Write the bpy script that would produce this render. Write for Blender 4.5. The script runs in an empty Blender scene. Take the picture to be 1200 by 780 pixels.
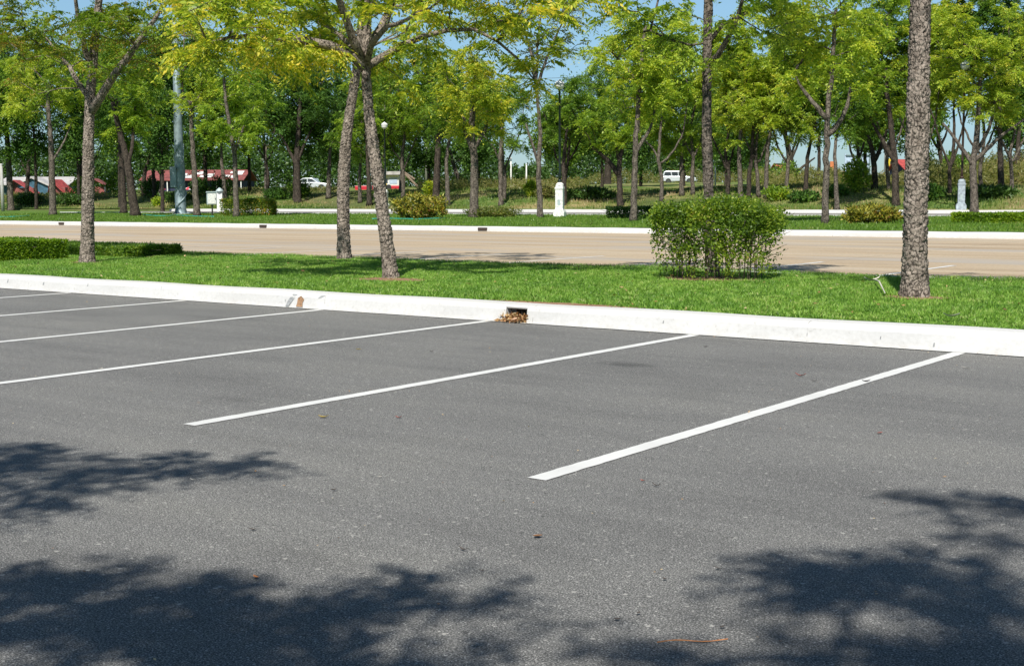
import bpy, math, random
import numpy as np
from mathutils import Vector, Matrix, Euler

rng = np.random.default_rng(7)
scene = bpy.context.scene
COL = scene.collection
PI = math.pi

# ------------------------------------------------------------------ camera model
CX, CY, CH = 3.4941, -10.8369, 1.3078
YAW, PITCH, FPX, ROLL = -0.6472, 0.1040, 1518.58, -0.0053
Fv = np.array([math.sin(YAW)*math.cos(PITCH), math.cos(YAW)*math.cos(PITCH), -math.sin(PITCH)])
R0 = np.array([math.cos(YAW), -math.sin(YAW), 0.0])
U0 = np.cross(R0, Fv)
Rv = R0*math.cos(ROLL) + U0*math.sin(ROLL)
Uv = -R0*math.sin(ROLL) + U0*math.cos(ROLL)
CAM = np.array([CX, CY, CH])

def ray(u, v):
    return Fv + Rv*(u-600)/FPX + Uv*(390-v)/FPX

# terrain height by distance from the near kerb
GP = [(-400, .1), (-13.6, .1), (-13.5, 0), (0, 0), (0.01, .2), (6.9, .2), (7.0, 0), (29, 0), (29.1, .2), (48, .36),
      (48.05, .34), (58, .34), (58.05, .5), (60, .62), (67, 1.66), (69, 1.74), (145, 3.1), (400, 3.5), (3000, 3.5)]
def gz(y):
    return float(np.interp(y, [a for a, b in GP], [b for a, b in GP]))

def W(u, v, z=None):
    """ground point of a place measured in the photograph"""
    d = ray(u, v)
    if z is None:
        t = 2.0
        z = 0.0
        for t in np.arange(3, 400, .1):
            p = CAM + d*t
            if p[2] <= gz(p[1]):
                return p
        return p
    t = (z-CH)/d[2]
    return CAM + d*t

def at(u, v, t):
    return CAM + ray(u, v)*t

def depth(p):
    return float((np.array(p)-CAM) @ Fv)

# ------------------------------------------------------------------ object helpers
def setp(o, label=None, cat=None, group=None, kind=None):
    if label: o['label'] = label
    if cat: o['category'] = cat
    if group: o['group'] = group
    if kind: o['kind'] = kind
    return o

def thing(name, label, cat, loc=(0, 0, 0), rz=0.0, group=None):
    o = bpy.data.objects.new(name, None)
    COL.objects.link(o)
    o.empty_display_size = .2
    o.location = tuple(float(c) for c in loc)
    o.rotation_euler = (0, 0, rz)
    return setp(o, label, cat, group)

def link_mesh(name, me, mat, parent=None):
    o = bpy.data.objects.new(name, me)
    COL.objects.link(o)
    if mat is not None:
        for m in (mat if isinstance(mat, (list, tuple)) else [mat]):
            me.materials.append(m)
    if parent is not None:
        o.parent = parent
    return o

class MB:
    def __init__(s):
        s.v = []; s.f = []; s.n = 0; s.mi = []
    def add(s, V, F, mi=0):
        V = np.asarray(V, float).reshape(-1, 3)
        s.v.append(V)
        for f in F: s.f.append(tuple(int(i)+s.n for i in f)); s.mi.append(mi)
        s.n += len(V)
    def box(s, x0, x1, y0, y1, z0, z1, mi=0):
        V = [(x, y, z) for z in (z0, z1) for y in (y0, y1) for x in (x0, x1)]
        s.add(V, [(0, 2, 3, 1), (4, 5, 7, 6), (0, 1, 5, 4), (2, 6, 7, 3), (0, 4, 6, 2), (1, 3, 7, 5)], mi)
    def prism(s, prof, y0, y1, axis='y', mi=0):
        """extrude a closed 2D profile"""
        n = len(prof)
        if axis == 'y': V = [(a, y0, b) for a, b in prof]+[(a, y1, b) for a, b in prof]
        else: V = [(y0, a, b) for a, b in prof]+[(y1, a, b) for a, b in prof]
        F = [tuple(range(n)), tuple(range(2*n-1, n-1, -1))]
        F += [(i, i+n, (i+1) % n+n, (i+1) % n) for i in range(n)]
        s.add(V, F, mi)
    def lathe(s, prof, n=20, c=(0, 0), mi=0):
        V = []; F = []
        for r, z in prof:
            for k in range(n):
                a = 2*PI*k/n
                V.append((c[0]+r*math.cos(a), c[1]+r*math.sin(a), z))
        for i in range(len(prof)-1):
            for k in range(n):
                F.append((i*n+k, i*n+(k+1) % n, (i+1)*n+(k+1) % n, (i+1)*n+k))
        F.append(tuple(range(n-1, -1, -1))); F.append(tuple((len(prof)-1)*n+k for k in range(n)))
        s.add(V, F, mi)
    def tube(s, P, Rr, k=6, mi=0):
        P = np.asarray(P, float); n = len(P)
        Rr = np.broadcast_to(np.asarray(Rr, float), (n,))
        T = np.gradient(P, axis=0); T /= np.linalg.norm(T, axis=1)[:, None]+1e-9
        ref = np.array([0.31, 0.95, 0.05]) if abs(T[0][1]) < .8 else np.array([1., 0.1, 0.])
        A = np.cross(T, ref); A /= np.linalg.norm(A, axis=1)[:, None]+1e-9
        B = np.cross(T, A)
        a = np.arange(k)*2*PI/k
        V = P[:, None, :] + Rr[:, None, None]*(A[:, None, :]*np.cos(a)[None, :, None]+B[:, None, :]*np.sin(a)[None, :, None])
        i = np.arange(n-1)[:, None]*k; j = np.arange(k)[None, :]; j2 = (j+1) % k
        F = np.stack([i+j, i+j2, i+k+j2, i+k+j], -1).reshape(-1, 4)
        s.add(V.reshape(-1, 3), F.tolist()+[tuple(range(k-1, -1, -1)), tuple((n-1)*k+q for q in range(k))], mi)
    def build(s, name, mat, parent=None, smooth=False, bevel=0):
        me = bpy.data.meshes.new(name)
        me.from_pydata(np.concatenate(s.v).tolist(), [], s.f)
        if any(s.mi): me.polygons.foreach_set('material_index', s.mi)
        if smooth: me.polygons.foreach_set('use_smooth', [True]*len(me.polygons))
        me.update()
        o = link_mesh(name, me, mat, parent)
        if bevel:
            b = o.modifiers.new('bevel', 'BEVEL'); b.width = bevel; b.segments = 2; b.limit_method = 'ANGLE'
        return o

def np_mesh(name, V, nper, mat, parent=None):
    """V: (N*nper,3) soup of N polygons with nper corners"""
    V = np.ascontiguousarray(V, dtype=np.float32).reshape(-1, 3)
    N = len(V)//nper
    me = bpy.data.meshes.new(name)
    me.vertices.add(len(V)); me.vertices.foreach_set('co', V.ravel())
    me.loops.add(N*nper); me.loops.foreach_set('vertex_index', np.arange(N*nper, dtype=np.int32))
    me.polygons.add(N)
    me.polygons.foreach_set('loop_start', np.arange(0, N*nper, nper, dtype=np.int32))
    me.polygons.foreach_set('loop_total', np.full(N, nper, dtype=np.int32))
    me.update(calc_edges=True)
    return link_mesh(name, me, mat, parent)

# ------------------------------------------------------------------ materials
def newmat(name):
    m = bpy.data.materials.new(name); m.use_nodes = True
    nt = m.node_tree; nt.nodes.clear()
    return m, nt
def N(nt, t, **k):
    n = nt.nodes.new(t)
    for a, b in k.items():
        if a in n.inputs.keys() if isinstance(a, str) else False: n.inputs[a].default_value = b
        else: setattr(n, a, b)
    return n
def L(nt, a, b): nt.links.new(a, b)
def coords(nt, scale=(1, 1, 1), space='Object'):
    tc = nt.nodes.new('ShaderNodeTexCoord'); mp = nt.nodes.new('ShaderNodeMapping')
    mp.inputs['Scale'].default_value = scale
    L(nt, tc.outputs[space], mp.inputs[0]); return mp.outputs[0]
def noise(nt, vec, scale, detail=4, rough=.55):
    n = nt.nodes.new('ShaderNodeTexNoise'); n.inputs['Scale'].default_value = scale
    n.inputs['Detail'].default_value = detail; n.inputs['Roughness'].default_value = rough
    L(nt, vec, n.inputs['Vector']); return n.outputs['Fac']
def ramp(nt, fac, stops, interp='LINEAR'):
    r = nt.nodes.new('ShaderNodeValToRGB'); r.color_ramp.interpolation = interp
    el = r.color_ramp.elements
    while len(el) < len(stops): el.new(.5)
    for e, (p, c) in zip(el, stops):
        e.position = p
        e.color = (*c, 1) if isinstance(c, (tuple, list)) else (c, c, c, 1)
    L(nt, fac, r.inputs[0]); return r.outputs[0]
def mix(nt, fac, a, b, mode='MIX'):
    m = nt.nodes.new('ShaderNodeMix'); m.data_type = 'RGBA'; m.blend_type = mode
    for val, i in ((fac, 0), (a, 6), (b, 7)):
        if isinstance(val, (int, float)): m.inputs[i].default_value = val if i == 0 else (val, val, val, 1)
        elif isinstance(val, tuple): m.inputs[i].default_value = (*val, 1)
        else: L(nt, val, m.inputs[i])
    return m.outputs[2]
def out(nt, col, rough=.7, bump=None, bstr=.3, bdist=.01, metal=0, spec=.5):
    p = nt.nodes.new('ShaderNodeBsdfPrincipled')
    if isinstance(col, tuple): p.inputs['Base Color'].default_value = (*col, 1)
    else: L(nt, col, p.inputs['Base Color'])
    if isinstance(rough, (int, float)): p.inputs['Roughness'].default_value = rough
    else: L(nt, rough, p.inputs['Roughness'])
    p.inputs['Metallic'].default_value = metal
    p.inputs['Specular IOR Level'].default_value = spec
    if bump is not None:
        b = nt.nodes.new('ShaderNodeBump'); b.inputs['Strength'].default_value = bstr; b.inputs['Distance'].default_value = bdist
        L(nt, bump, b.inputs['Height']); L(nt, b.outputs[0], p.inputs['Normal'])
    o = nt.nodes.new('ShaderNodeOutputMaterial'); L(nt, p.outputs[0], o.inputs[0]); return p

def paint(name, col, rough=.5, metal=0, var=.12, scale=6):
    m, nt = newmat(name); c = coords(nt)
    n = noise(nt, c, scale, 5)
    lo = tuple(x*(1-var*1.6) for x in col); hi = tuple(min(1, x*(1+var)) for x in col)
    out(nt, ramp(nt, n, [(.3, lo), (.7, hi)]), rough, n, .15, .01, metal); return m

def leafmat(name, stops, transl=.44, tcol=1.7, noise_scale=.8, rough=.45, nmix=.45, lf=0):
    """stops: colour ramp over a mix of per-leaf random and clump noise"""
    m, nt = newmat(name)
    g = nt.nodes.new('ShaderNodeNewGeometry')
    c = coords(nt)
    n = noise(nt, c, noise_scale, 3)
    nn = nt.nodes.new('ShaderNodeMapRange'); nn.inputs[1].default_value = .3; nn.inputs[2].default_value = .7
    L(nt, n, nn.inputs[0])
    mx = nt.nodes.new('ShaderNodeMix'); mx.data_type = 'FLOAT'; mx.inputs[0].default_value = nmix
    L(nt, g.outputs['Random Per Island'], mx.inputs[2]); L(nt, nn.outputs[0], mx.inputs[3])
    col = ramp(nt, mx.outputs[0], stops)
    if lf: col = mix(nt, 1.0, col, ramp(nt, noise(nt, c, lf, 4, .6), [(.32, (.72, .80, .8)), (.5, (1, 1, 1)), (.68, (1.25, 1.12, 1.3))]), 'MULTIPLY')
    p = nt.nodes.new('ShaderNodeBsdfPrincipled'); L(nt, col, p.inputs['Base Color'])
    p.inputs['Roughness'].default_value = rough; p.inputs['Specular IOR Level'].default_value = .35
    t = nt.nodes.new('ShaderNodeBsdfTranslucent')
    L(nt, mix(nt, 1.0, col, (tcol*1.05, tcol, tcol*.45), 'MULTIPLY'), t.inputs[0])
    ms = nt.nodes.new('ShaderNodeMixShader'); ms.inputs[0].default_value = transl
    L(nt, p.outputs[0], ms.inputs[1]); L(nt, t.outputs[0], ms.inputs[2])
    o = nt.nodes.new('ShaderNodeOutputMaterial'); L(nt, ms.outputs[0], o.inputs[0]); return m

def m_asphalt():
    m, nt = newmat('asphalt'); c = coords(nt)
    fine = noise(nt, c, 165, 4, .75)
    mid = noise(nt, c, 62, 5, .72)
    big = noise(nt, coords(nt, (.35, 1, 1)), .9, 5, .6)
    vor = nt.nodes.new('ShaderNodeTexVoronoi'); vor.inputs['Scale'].default_value = 95; L(nt, c, vor.inputs['Vector'])
    grain = ramp(nt, fine, [(.36, (.022, .023, .024)), (.45, (.085, .085, .083)), (.53, (.158, .157, .152)), (.62, (.42, .415, .40))])
    chip = nt.nodes.new('ShaderNodeSeparateColor'); L(nt, vor.outputs['Color'], chip.inputs[0])
    cf = ramp(nt, chip.outputs[0], [(.88, 0.0), (.93, 1.0)])
    cd = ramp(nt, vor.outputs['Distance'], [(.25, 1.0), (.42, 0.0)])
    cm = mix(nt, 1.0, cf, cd, 'MULTIPLY')
    col = mix(nt, cm, grain, (.42, .41, .39))
    pit = ramp(nt, chip.outputs[1], [(.92, 0.0), (.95, .8)])
    col = mix(nt, mix(nt, 1.0, pit, cd, 'MULTIPLY'), col, (.03, .03, .032))
    col = mix(nt, 1.0, col, ramp(nt, big, [(.25, (.74, .74, .74)), (.5, (1, 1, .99)), (.78, (1.2, 1.19, 1.14))]), 'MULTIPLY')
    st = noise(nt, coords(nt, (.25, 3.0, 1)), 1.6, 4, .6)
    col = mix(nt, 1.0, col, ramp(nt, st, [(.3, .90), (.5, 1.0), (.75, 1.05)]), 'MULTIPLY')
    # oil drips: a few soft dark spots that belong to the surface
    col = mix(nt, 1.0, col, ramp(nt, mid, [(.3, .62), (.5, 1.0), (.7, 1.40)]), 'MULTIPLY')
    sp = nt.nodes.new('ShaderNodeTexVoronoi'); sp.inputs['Scale'].default_value = .62; L(nt, c, sp.inputs['Vector'])
    spc = nt.nodes.new('ShaderNodeSeparateColor'); L(nt, sp.outputs['Color'], spc.inputs[0])
    m1 = ramp(nt, sp.outputs['Distance'], [(.05, 1.0), (.22, 0.0)]); m2 = ramp(nt, spc.outputs[2], [(.74, 0.0), (.8, .34)])
    col = mix(nt, mix(nt, 1.0, mix(nt, 1.0, m1, m2, 'MULTIPLY'), noise(nt, c, 6, 4), 'MULTIPLY'), col, (.03, .03, .03))
    v2 = nt.nodes.new('ShaderNodeTexVoronoi'); v2.inputs['Scale'].default_value = 26; L(nt, c, v2.inputs['Vector'])
    s2 = nt.nodes.new('ShaderNodeSeparateColor'); L(nt, v2.outputs['Color'], s2.inputs[0])
    near = ramp(nt, v2.outputs['Distance'], [(.16, 1.0), (.3, 0.0)])
    col = mix(nt, mix(nt, 1.0, near, ramp(nt, s2.outputs[0], [(.90, 0.0), (.94, .75)]), 'MULTIPLY'), col, (.40, .39, .36))
    col = mix(nt, mix(nt, 1.0, near, ramp(nt, s2.outputs[1], [(.92, 0.0), (.95, .7)]), 'MULTIPLY'), col, (.04, .04, .04))
    col = mix(nt, 1.0, col, ramp(nt, noise(nt, c, 22, 4, .65), [(.3, .86), (.5, 1.0), (.7, 1.13)]), 'MULTIPLY')
    # one faint old oil stain in the right-hand bay, and a smaller one beside it
    for (su, sv, ra, rb, amt) in ((735, 427, .62, .30, .62), (270, 468, .7, .22, .3), (640, 650, .5, .4, .15), (90, 420, 1.2, .3, .2), (960, 380, .3, .1, .2)):
        P0 = W(su, sv, 0.0)
        mp = nt.nodes.new('ShaderNodeMapping'); mp.inputs['Location'].default_value = (-P0[0]/ra, -P0[1]/rb, 0); mp.inputs['Scale'].default_value = (1/ra, 1/rb, 1)
        tcc = nt.nodes.new('ShaderNodeTexCoord'); L(nt, tcc.outputs['Object'], mp.inputs[0])
        ln = nt.nodes.new('ShaderNodeVectorMath'); ln.operation = 'LENGTH'; L(nt, mp.outputs[0], ln.inputs[0])
        ad = nt.nodes.new('ShaderNodeMath'); ad.operation = 'ADD'; L(nt, ln.outputs['Value'], ad.inputs[0]); L(nt, noise(nt, c, 7, 5, .7), ad.inputs[1])
        col = mix(nt, ramp(nt, ad.outputs[0], [(.55, amt), (1.0-.0001, 0.0)]), col, (.035, .035, .035))
    out(nt, col, .85, mid, .35, .004, spec=.3); return m

def m_linepaint():
    m, nt = newmat('line_paint'); c = coords(nt)
    f = noise(nt, c, 90, 4, .7); b = noise(nt, c, 2.5, 4)
    col = mix(nt, ramp(nt, f, [(.28, .9), (.36, 0.0)]), (.68, .68, .66), (.26, .26, .25))
    col = mix(nt, 1.0, col, ramp(nt, b, [(.3, .88), (.6, 1.0)]), 'MULTIPLY')
    out(nt, col, .6, f, .4, .003); return m

def m_kerb():
    m, nt = newmat('kerb_paint'); c = coords(nt)
    f = noise(nt, c, 26, 6, .65); b = noise(nt, coords(nt, (.4, 1, 1)), 1.3, 5, .6)
    col = ramp(nt, f, [(.24, (.40, .385, .36)), (.38, (.575, .568, .55)), (.7, (.635, .63, .615))])
    chips = ramp(nt, noise(nt, c, 9, 6, .72), [(.262, 1.0), (.285, 0.0)])
    col = mix(nt, chips, col, (.20, .18, .16))
    # scuffed grime where the foot meets the road
    sx = nt.nodes.new('ShaderNodeSeparateXYZ'); L(nt, c, sx.inputs[0])
    foot = ramp(nt, sx.outputs[2], [(.02, 1.0), (.075, 0.0)])
    col = mix(nt, mix(nt, 1.0, foot, ramp(nt, noise(nt, c, 5, 5, .7), [(.45, 0.0), (.66, .32)]), 'MULTIPLY'), col, (.30, .27, .23))
    ja = nt.nodes.new('ShaderNodeMath'); ja.operation = 'ADD'; ja.inputs[1].default_value = 300.28; L(nt, sx.outputs[0], ja.inputs[0])
    jb = nt.nodes.new('ShaderNodeMath'); jb.operation = 'MODULO'; jb.inputs[1].default_value = 3.05; L(nt, ja.outputs[0], jb.inputs[0])
    jc = nt.nodes.new('ShaderNodeMath'); jc.operation = 'LESS_THAN'; jc.inputs[1].default_value = .008; L(nt, jb.outputs[0], jc.inputs[0])
    col = mix(nt, mix(nt, 1.0, jc.outputs[0], ramp(nt, noise(nt, c, 11, 3), [(.45, 0.0), (.55, .8)]), 'MULTIPLY'), col, (.16, .15, .14))
    sc = ramp(nt, b, [(.42, 0.0), (.75, .35)])
    col = mix(nt, sc, col, (.50, .48, .44))
    out(nt, col, .65, f, .35, .006); return m

def m_concrete_road():
    m, nt = newmat('beige_concrete'); c = coords(nt)
    st = noise(nt, coords(nt, (.10, .8, 1)), 1.0, 7, .66)
    f = noise(nt, c, 14, 5, .6)
    col = ramp(nt, st, [(.25, (.29, .215, .14)), (.45, (.42, .325, .215)), (.6, (.475, .385, .27)), (.8, (.53, .45, .34))])
    col = mix(nt, 1.0, col, ramp(nt, f, [(.3, .78), (.7, 1.12)]), 'MULTIPLY')
    # greyer tyre-worn patches
    pch = ramp(nt, noise(nt, coords(nt, (.12, .5, 1)), .9, 3), [(.50, 0.0), (.64, .75)])
    col = mix(nt, pch, col, (.36, .33, .29))
    # slab joints
    sx = nt.nodes.new('ShaderNodeSeparateXYZ'); L(nt, c, sx.inputs[0])
    def joint(sock, step, off, w):
        a = nt.nodes.new('ShaderNodeMath'); a.operation = 'ADD'; a.inputs[1].default_value = off+1000*step; L(nt, sock, a.inputs[0])
        b = nt.nodes.new('ShaderNodeMath'); b.operation = 'MODULO'; b.inputs[1].default_value = step; L(nt, a.outputs[0], b.inputs[0])
        d = nt.nodes.new('ShaderNodeMath'); d.operation = 'LESS_THAN'; d.inputs[1].default_value = w; L(nt, b.outputs[0], d.inputs[0])
        return d.outputs[0]
    j = nt.nodes.new('ShaderNodeMath'); j.operation = 'MAXIMUM'
    L(nt, joint(sx.outputs[1], 4.4, .8, .05), j.inputs[0]); L(nt, joint(sx.outputs[0], 6.0, 1.2, .03), j.inputs[1])
    jj = nt.nodes.new('ShaderNodeMath'); jj.operation = 'MULTIPLY'; jj.inputs[1].default_value = .65; L(nt, j.outputs[0], jj.inputs[0])
    col = mix(nt, jj.outputs[0], col, (.10, .085, .07))
    out(nt, col, .85, f, .3, .01); return m

def m_ground(name, stops, scale=1.2, stretch=(1, 1, 1), fine=14, bd=.05):
    m, nt = newmat(name)
    c = coords(nt, stretch)
    a = noise(nt, c, scale, 6, .65); f = noise(nt, coords(nt), fine, 4, .7)
    col = ramp(nt, a, stops)
    col = mix(nt, 1.0, col, ramp(nt, f, [(.25, .6), (.5, 1.0), (.8, 1.35)]), 'MULTIPLY')
    out(nt, col, .95, f, .6, bd, spec=.1); return m

def m_bark(name, lo, hi, scale=1.0):
    m, nt = newmat(name); c = coords(nt, (1, 1, .6))
    v = nt.nodes.new('ShaderNodeTexVoronoi'); v.feature = 'DISTANCE_TO_EDGE'; v.inputs['Scale'].default_value = 26*scale
    n = noise(nt, c, 12*scale, 5, .6)
    # wobble the cells
    add = nt.nodes.new('ShaderNodeVectorMath'); add.operation = 'MULTIPLY_ADD'
    cc = nt.nodes.new('ShaderNodeTexNoise'); cc.inputs['Scale'].default_value = 14*scale; L(nt, c, cc.inputs['Vector'])
    L(nt, cc.outputs['Color'], add.inputs[0]); add.inputs[1].default_value = (.06, .06, .06); L(nt, c, add.inputs[2])
    L(nt, add.outputs[0], v.inputs['Vector'])
    f = noise(nt, c, 70*scale, 4, .7)
    col = ramp(nt, n, [(.3, lo), (.7, hi)])
    col = mix(nt, 1.0, col, ramp(nt, f, [(.25, .62), (.6, 1.05), (.8, 1.25)]), 'MULTIPLY')
    crk = ramp(nt, v.outputs['Distance'], [(.05, 1.0), (.13, 0.0)])
    msk = ramp(nt, noise(nt, coords(nt, (1, 1, .6)), 19*scale, 3, .6), [(.44, 0.0), (.52, .9)])
    col = mix(nt, mix(nt, 1.0, crk, msk, 'MULTIPLY'), col, tuple(q*.22 for q in lo))
    h = nt.nodes.new('ShaderNodeMath'); h.operation = 'MULTIPLY_ADD'; h.inputs[1].default_value = 1.0
    e = ramp(nt, v.outputs['Distance'], [(0, 0.0), (.16, 1.0)])
    L(nt, e, h.inputs[0]); L(nt, f, h.inputs[2])
    out(nt, col, .9, h.outputs[0], .7, .010, spec=.15); return m

M = {}
M['asphalt'] = m_asphalt(); M['line'] = m_linepaint(); M['kerb'] = m_kerb(); M['croad'] = m_concrete_road()
M['lawn'] = m_ground('lawn_soil', [(.3, (.05, .10, .014)), (.5, (.065, .14, .017)), (.72, (.10, .15, .03)), (.82, (.20, .14, .08))], 1.5, fine=30, bd=.03)
M['lawn_far'] = m_ground('far_lawn', [(.25, (.06, .115, .02)), (.5, (.095, .17, .03)), (.65, (.13, .19, .045)), (.8, (.24, .21, .10))], .55, (.5, 1, 1), 5)
M['bank'] = m_ground('dry_bank_grass', [(.30, (.05, .09, .02)), (.45, (.10, .16, .035)), (.55, (.19, .20, .07)), (.68, (.33, .26, .13)), (.8, (.38, .24, .14))], .35, (.5, 1, 1.6), 3)
M['ground'] = m_ground('open_ground', [(.3, (.07, .10, .03)), (.55, (.12, .14, .05)), (.8, (.24, .19, .10))], .12, (1, 1, 1), 1.5)
M['road2'] = m_ground('grey_road', [(.3, (.20, .19, .18)), (.7, (.27, .26, .245))], .5, (.2, 1, 1), 10, .01)
M['soil'] = m_ground('red_soil', [(.3, (.22, .12, .07)), (.7, (.36, .23, .16))], 4, (1, 1, 1), 40, .02)
M['bark'] = m_bark('grey_cork_bark', (.16, .132, .106), (.39, .33, .275))
M['bark_shaded'] = m_bark('shaded_cork_bark', (.09, .075, .062), (.23, .195, .16))  # cork bark darkened, crown shade put into the colour of one trunk
M['bark_far'] = m_bark('far_bark', (.06, .05, .04), (.24, .205, .165), .6)
M['bark_black'] = m_bark('shaded_evergreen_bark', (.035, .028, .023), (.11, .088, .068), .6)
G1, G2, G3, YL = (.07, .145, .016), (.165, .28, .028), (.31, .43, .045), (.54, .53, .06)
M['leaf_yellow'] = leafmat('yellow_green_leaves', [(.12, (.09, .17, .018)), (.34, (.19, .29, .028)), (.55, (.38, .45, .045)), (.77, (.66, .60, .08)), (.95, (.74, .54, .10))], noise_scale=.7)
M['leaf_green'] = leafmat('green_leaves', [(.15, G1), (.4, G2), (.65, G3), (.88, (.34, .38, .03))])
M['leaf_lime'] = leafmat('lime_leaves', [(.10, (.10, .18, .018)), (.36, (.23, .34, .032)), (.64, (.42, .51, .06)), (.90, (.64, .58, .09))])
M['leaf_mid'] = leafmat('mid_green_leaves', [(.15, (.045, .10, .016)), (.45, (.105, .205, .026)), (.7, (.19, .31, .035)), (.9, (.32, .41, .05))])
M['leaf_dark'] = leafmat('dark_green_leaves', [(.15, (.025, .06, .010)), (.45, (.05, .125, .016)), (.7, (.09, .19, .024)), (.92, (.16, .27, .03))], transl=.28, rough=.65)
M['leaf_rust'] = leafmat('green_leaves_turning_rust', [(.1, (.06, .13, .012)), (.42, (.13, .23, .02)), (.64, (.24, .31, .03)), (.84, (.34, .24, .05)), (.97, (.38, .17, .04))], noise_scale=.9, nmix=.55)
M['leaf_olive'] = leafmat('olive_leaves', [(.15, (.06, .09, .02)), (.45, (.12, .16, .035)), (.75, (.20, .23, .05)), (.95, (.30, .24, .08))])
M['leaf_bush'] = leafmat('bush_leaves', [(.1, (.045, .09, .014)), (.4, (.10, .18, .02)), (.68, (.21, .31, .03)), (.87, (.40, .46, .06)), (.95, (.34, .20, .10))], noise_scale=2.2)
M['leaf_hedge'] = leafmat('clipped_hedge_leaves', [(.1, (.06, .13, .012)), (.4, (.13, .24, .016)), (.7, (.24, .36, .022)), (.92, (.36, .44, .04))], noise_scale=1.5)
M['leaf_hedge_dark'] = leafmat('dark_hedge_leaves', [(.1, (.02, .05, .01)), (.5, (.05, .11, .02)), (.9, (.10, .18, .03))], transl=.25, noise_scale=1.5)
M['leaf_croton'] = leafmat('croton_leaves', [(.1, (.05, .07, .015)), (.35, (.12, .15, .02)), (.52, (.34, .32, .05)), (.78, (.52, .50, .10)), (.93, (.30, .14, .04)), (.98, (.16, .06, .02))], nmix=.15)
M['leaf_flower'] = leafmat('orange_flowering_leaves', [(.1, (.05, .10, .015)), (.5, (.12, .20, .02)), (.78, (.28, .33, .04)), (.90, (.50, .30, .05)), (.97, (.45, .30, .06))], nmix=.15)
M['leaf_scrub'] = leafmat('dry_scrub_leaves', [(.1, (.10, .12, .03)), (.45, (.19, .21, .06)), (.7, (.30, .28, .11)), (.92, (.34, .25, .14))], noise_scale=.25)
M['grass'] = leafmat('lawn_blades', [(.14, (.045, .11, .015)), (.34, (.12, .25, .025)), (.55, (.21, .40, .05)), (.76, (.34, .50, .11)), (.93, (.52, .50, .22))], transl=.3, tcol=1.2, noise_scale=5, nmix=.5, lf=.9)
M['grass_far'] = leafmat('far_lawn_blades', [(.1, (.06, .13, .015)), (.45, (.115, .22, .022)), (.75, (.17, .28, .035)), (.93, (.30, .29, .10))], transl=.3, tcol=1.2, noise_scale=.35)
M['grass_dry'] = leafmat('bank_blades', [(.12, (.05, .10, .02)), (.42, (.11, .19, .03)), (.58, (.21, .24, .06)), (.72, (.38, .32, .15)), (.88, (.46, .34, .19))], transl=.25, tcol=1.1, noise_scale=.22, nmix=.7)
M['litter'] = leafmat('dry_leaf_litter', [(.1, (.20, .10, .05)), (.4, (.38, .20, .09)), (.7, (.58, .40, .20)), (.92, (.70, .55, .32))], transl=.15, tcol=1, nmix=.1)
M['shadedpost'] = paint('shade_greyed_white_paint', (.36, .42, .46), .6, 0, .3, 6)  # white pedestal paint greyed, tree shade put into its colour
M['white'] = paint('white_paint', (.78, .77, .74), .5)
M['whiteb'] = paint('chalky_white_paint', (.78, .78, .74), .6, 0, .2, 12)
M['darkgreen'] = paint('dark_green_metal', (.02, .035, .03), .4, .3)
M['brownmetal'] = paint('brown_metal', (.06, .035, .025), .5, .2)
M['globe'] = paint('frosted_globe', (.80, .78, .72), .25, 0, .03)
M['galv'] = paint('galvanised_bluegrey', (.24, .31, .33), .55, .35, .22, 4)
M['cabgrey'] = paint('cabinet_grey', (.42, .50, .50), .5, .1)
M['black'] = paint('black_rubber', (.025, .025, .025), .6)
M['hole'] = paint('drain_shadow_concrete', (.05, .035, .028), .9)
M['hose'] = paint('teal_hose', (.02, .33, .27), .4)
M['carwhite'] = paint('silver_white_car_paint', (.62, .66, .68), .25, .2, .03)
M['carblue'] = paint('blue_car_paint', (.07, .14, .24), .3, .3, .03)
M['carred'] = paint('red_paint', (.55, .03, .05), .35, 0, .08)
M['glass'] = paint('dark_glass', (.05, .06, .07), .08, 0, .05)
M['chrome'] = paint('chrome', (.6, .6, .6), .2, 1, .05)
M['roofred'] = paint('red_roof_sheet', (.42, .07, .06), .6, 0, .3, 3)
M['roofrust'] = paint('rusty_red_roof', (.25, .075, .065), .7, 0, .35, 2)
M['rooflight'] = paint('pale_roof_sheet', (.50, .48, .46), .6, 0, .2, 2)
M['rooforange'] = paint('orange_roof', (.62, .20, .09), .7, 0, .2, 3)
M['navy'] = paint('navy_wall', (.03, .04, .09), .8, 0, .3, 2)
M['bluewall'] = paint('teal_blue_wall', (.05, .13, .19), .8, 0, .3, 2)
M['wallpale'] = paint('pale_wall', (.55, .52, .46), .8)
M['yellow'] = paint('yellow_board', (.70, .52, .03), .6)
M['orange'] = paint('orange_board', (.60, .20, .07), .6)
M['steelblue'] = paint('pale_blue_board', (.45, .55, .68), .5)
M['wood'] = paint('weathered_wood', (.28, .21, .15), .8, 0, .3, 8)
M['umb_red'] = paint('umbrella_red', (.60, .04, .06), .7)
M['signal'] = paint('tail_lamp_red', (.35, .01, .01), .2)
M['concrete_pole'] = paint('concrete_pole', (.42, .41, .38), .8)
M['rustpatch'] = paint('bare_kerb_patch', (.34, .20, .11), .8, 0, .3, 30)
M['greystain'] = paint('grey_scrape', (.33, .34, .34), .8, 0, .25, 30)

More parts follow.
